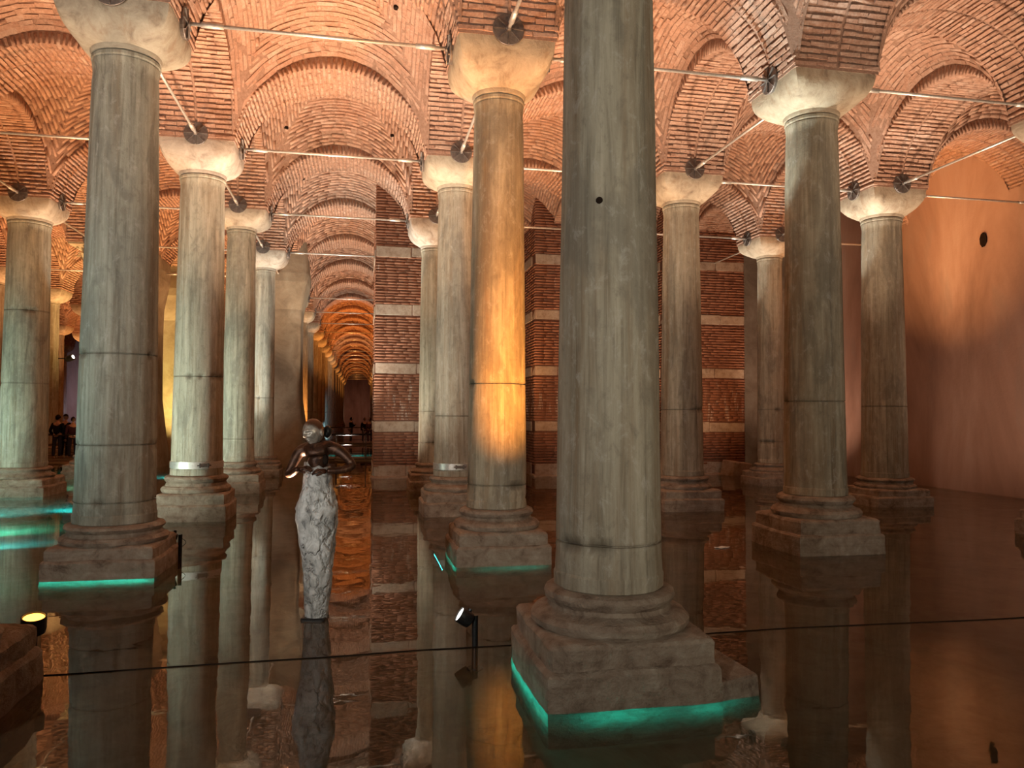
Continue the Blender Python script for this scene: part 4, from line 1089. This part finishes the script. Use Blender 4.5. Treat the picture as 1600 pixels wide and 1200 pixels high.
# visitors on the walkways
def person(label, loc, rot, height, top, legs, hair=True, arms='phone', skin_mat='skin'):
    k = height/1.72
    root = tag(link('person', None, None, loc, (0, 0, rot), (k, k, k)), label, 'person', 'visitors on the walkways')
    if arms == 'phone':
        AL = [(-.19, 0, 1.40), (-.24, -.05, 1.14), (-.10, -.27, 1.28)]; AR = [(.19, 0, 1.40), (.25, -.05, 1.14), (.06, -.27, 1.28)]
    elif arms == 'pocket':
        AL = [(-.19, 0, 1.40), (-.28, .05, 1.12), (-.20, -.10, .94)]; AR = [(.19, 0, 1.40), (.28, .05, 1.12), (.20, -.10, .94)]
    else:
        AL = [(-.19, 0, 1.40), (-.24, .02, 1.12), (-.25, -.06, .86)]; AR = [(.19, 0, 1.40), (.24, .02, 1.12), (.25, -.06, .86)]
    body_v = [(0, 0, .98), (0, 0, 1.18), (0, 0, 1.38), (0, 0, 1.50), (0, -.01, 1.57)] + AL + AR + [(-.10, 0, .92), (-.11, -.02, .50), (-.11, .02, .08), (-.12, -.13, .035), (.10, 0, .92), (.12, .02, .50), (.12, .05, .08), (.13, -.10, .035)]
    body_e = [(0, 1), (1, 2), (2, 3), (3, 4), (2, 5), (5, 6), (6, 7), (2, 8), (8, 9), (9, 10), (0, 11), (11, 12), (12, 13), (13, 14), (0, 15), (15, 16), (16, 17), (17, 18)]
    body_r = [(.15, .11), (.13, .10), (.15, .11), .06, .055, .06, .045, .032, .06, .045, .032, .085, .062, .045, .04, .085, .062, .045, .04]
    skin('body', body_v, body_e, body_r, skin_mat, root, 0, 1)
    jv = [(0, 0, .90), (0, 0, 1.18), (0, 0, 1.39), (0, 0, 1.47)] + AL + AR
    jr = [(.185, .14), (.165, .125), (.18, .125), .085, .078, .064, .05, .078, .064, .05]
    skin('jacket', jv, [(0, 1), (1, 2), (2, 3), (2, 4), (4, 5), (5, 6), (2, 7), (7, 8), (8, 9)], jr, top, root, 0, 1)
    tv = [(0, 0, 1.0), (-.10, 0, .90), (-.11, -.02, .50), (-.11, .02, .10), (.10, 0, .90), (.12, .02, .50), (.12, .05, .10)]
    skin('trousers', tv, [(0, 1), (1, 2), (2, 3), (0, 4), (4, 5), (5, 6)], [(.16, .12), .10, .078, .062, .10, .078, .062], legs, root, 0, 1)
    hv, hf = head_geo(0.235, 0.16, 0.20); hd = link('head', mesh('head', hv, hf, skin_mat, True), root, (0, -.02, 1.665))
    def cap(t, ph):
        x, y, z = math.sin(ph)*math.cos(t), math.sin(ph)*math.sin(t), math.cos(ph)
        zz = max(z, -0.1 - 0.75*max(0, y)) if hair else max(z, 0.25)
        yy = y if y > -0.55 else -0.55 - 0.2*(-0.55-y)
        return (x*.092, yy*.112+0.008, zz*.132)
    v, f = uvgrid(cap, 24, 18); link('hair', mesh('hair', v, f, 'hair', True), hd)
    if arms == 'phone':
        v, f = boxv(-.04, .04, -.30, -.29, 1.24, 1.38); link('phone', mesh('phone', v, f, 'black'), root)
    for A, s_ in ((AL, 1), (AR, -1)):
        w_ = Vector(A[2]); d = (w_-Vector(A[1])).normalized(); n_ = Vector((0, 0, 1)) if abs(d.z) < .8 else Vector((0, -1, 0))
        HV, HE, HR = hand_chains(w_, d, n_.cross(d).cross(d)*-1 if False else n_, 0.17, 0.5, s_); skin('hand', HV, HE, HR, skin_mat, root, 0, 1)
    return root
def walkway(label, x0, x1, y0, y1, ztop=0.10, rail=True, posts=1.2):
    root = tag(link('walkway', None, None, ((x0+x1)/2, (y0+y1)/2, 0)), label, 'walkway')
    a, b = (x1-x0)/2, (y1-y0)/2
    nb = int(2*a/0.6); wv, wf = boxv(-0.29, 0.29, -b, b, ztop-0.05, ztop); PL = mesh('deck_panel', wv, wf, 'deck')
    for k in range(nb): link('deck_panel', PL, root, (-a+0.3+0.6*k, 0, 0))
    for s_ in (-1, 1):
        v, f = boxv(-a, a, -.05, .05, ztop-0.20, ztop-0.052); link('edge_beam', mesh('edge_beam', v, f, 'beige'), root, (0, s_*(b-.05), 0))
    sv_, sf_ = boxv(-.06, .06, -.06, .06, -.55, ztop-.21); SP = mesh('support', sv_, sf_, 'black')
    for k in range(int(2*a/2.4)+1):
        for s_ in (-1, 1): link('support', SP, root, (-a+.1+2.4*k, s_*(b-.12), 0))
    if rail:
        pv, pf = join(boxv(-.02, .02, -.02, .02, ztop, ztop+.95), boxv(-.05, .05, -.04, .04, ztop, ztop+.02)); PO = mesh('rail_post', pv, pf, 'dark_steel')
        for s_ in (-1, 1):
            for k in range(int(2*a/posts)+1): link('rail_post', PO, root, (-a+.05+posts*k, s_*(b-.06), 0))
            for zz in (.95, .55, .2):
                v, f = tube([(-a, 0, ztop+zz), (a, 0, ztop+zz)], .022 if zz > .9 else .010, 6); link('rail_bar', mesh('rail_bar', v, f, 'black', True), root, (0, s_*(b-.06), 0))
    return root
walkway('railed visitor walkway crossing the hall far behind the left columns', -16.0, -6.2, 21.5, 23.1)
walkway('low walkway crossing the tunnel behind the statue', 0.75, 4.1, 21.5, 23.1, 0.10, True)
walkway('distant walkway crossing the tunnel with small visitors on it', 0.7, 4.2, 37.0, 38.5, 0.10, True)
def on_ray(px, Y):
    d = _F + _R2*((px-800)/FPX); t = (Y-CAM.y)/d.y; return CAM.x + d.x*t
person('visitor in a black jacket with dark curly hair seen from behind', (on_ray(92, 22.3), 22.3, 0.10), math.pi-.2, 1.66, 'cloth_black', 'denim', True, 'pocket')
person('fair-haired visitor in black beside the visitor with dark hair', (on_ray(104, 22.5), 22.5, 0.10), math.pi-.5, 1.68, 'cloth_black', 'cloth_black', False, 'phone')
person('visitor in plum half hidden by the leafy column', (on_ray(116, 22.2), 22.2, 0.10), math.pi+.4, 1.58, 'cloth_plum', 'denim', True, 'down')
person('tiny dark visitor holding up a phone on the distant walkway', (on_ray(549.5, 37.7), 37.7, 0.10), 1.2, 1.52, 'cloth_black', 'cloth_grey', True, 'phone')
person('tiny black-clad visitor in the middle of the distant walkway', (on_ray(570.5, 37.9), 37.9, 0.10), 0.3, 1.50, 'cloth_black', 'cloth_black', True, 'down')
person('tiny plum-clad visitor at the brick pier end of the distant walkway', (on_ray(578.5, 37.5), 37.5, 0.10), -0.4, 1.50, 'cloth_plum', 'cloth_plum', True, 'down')
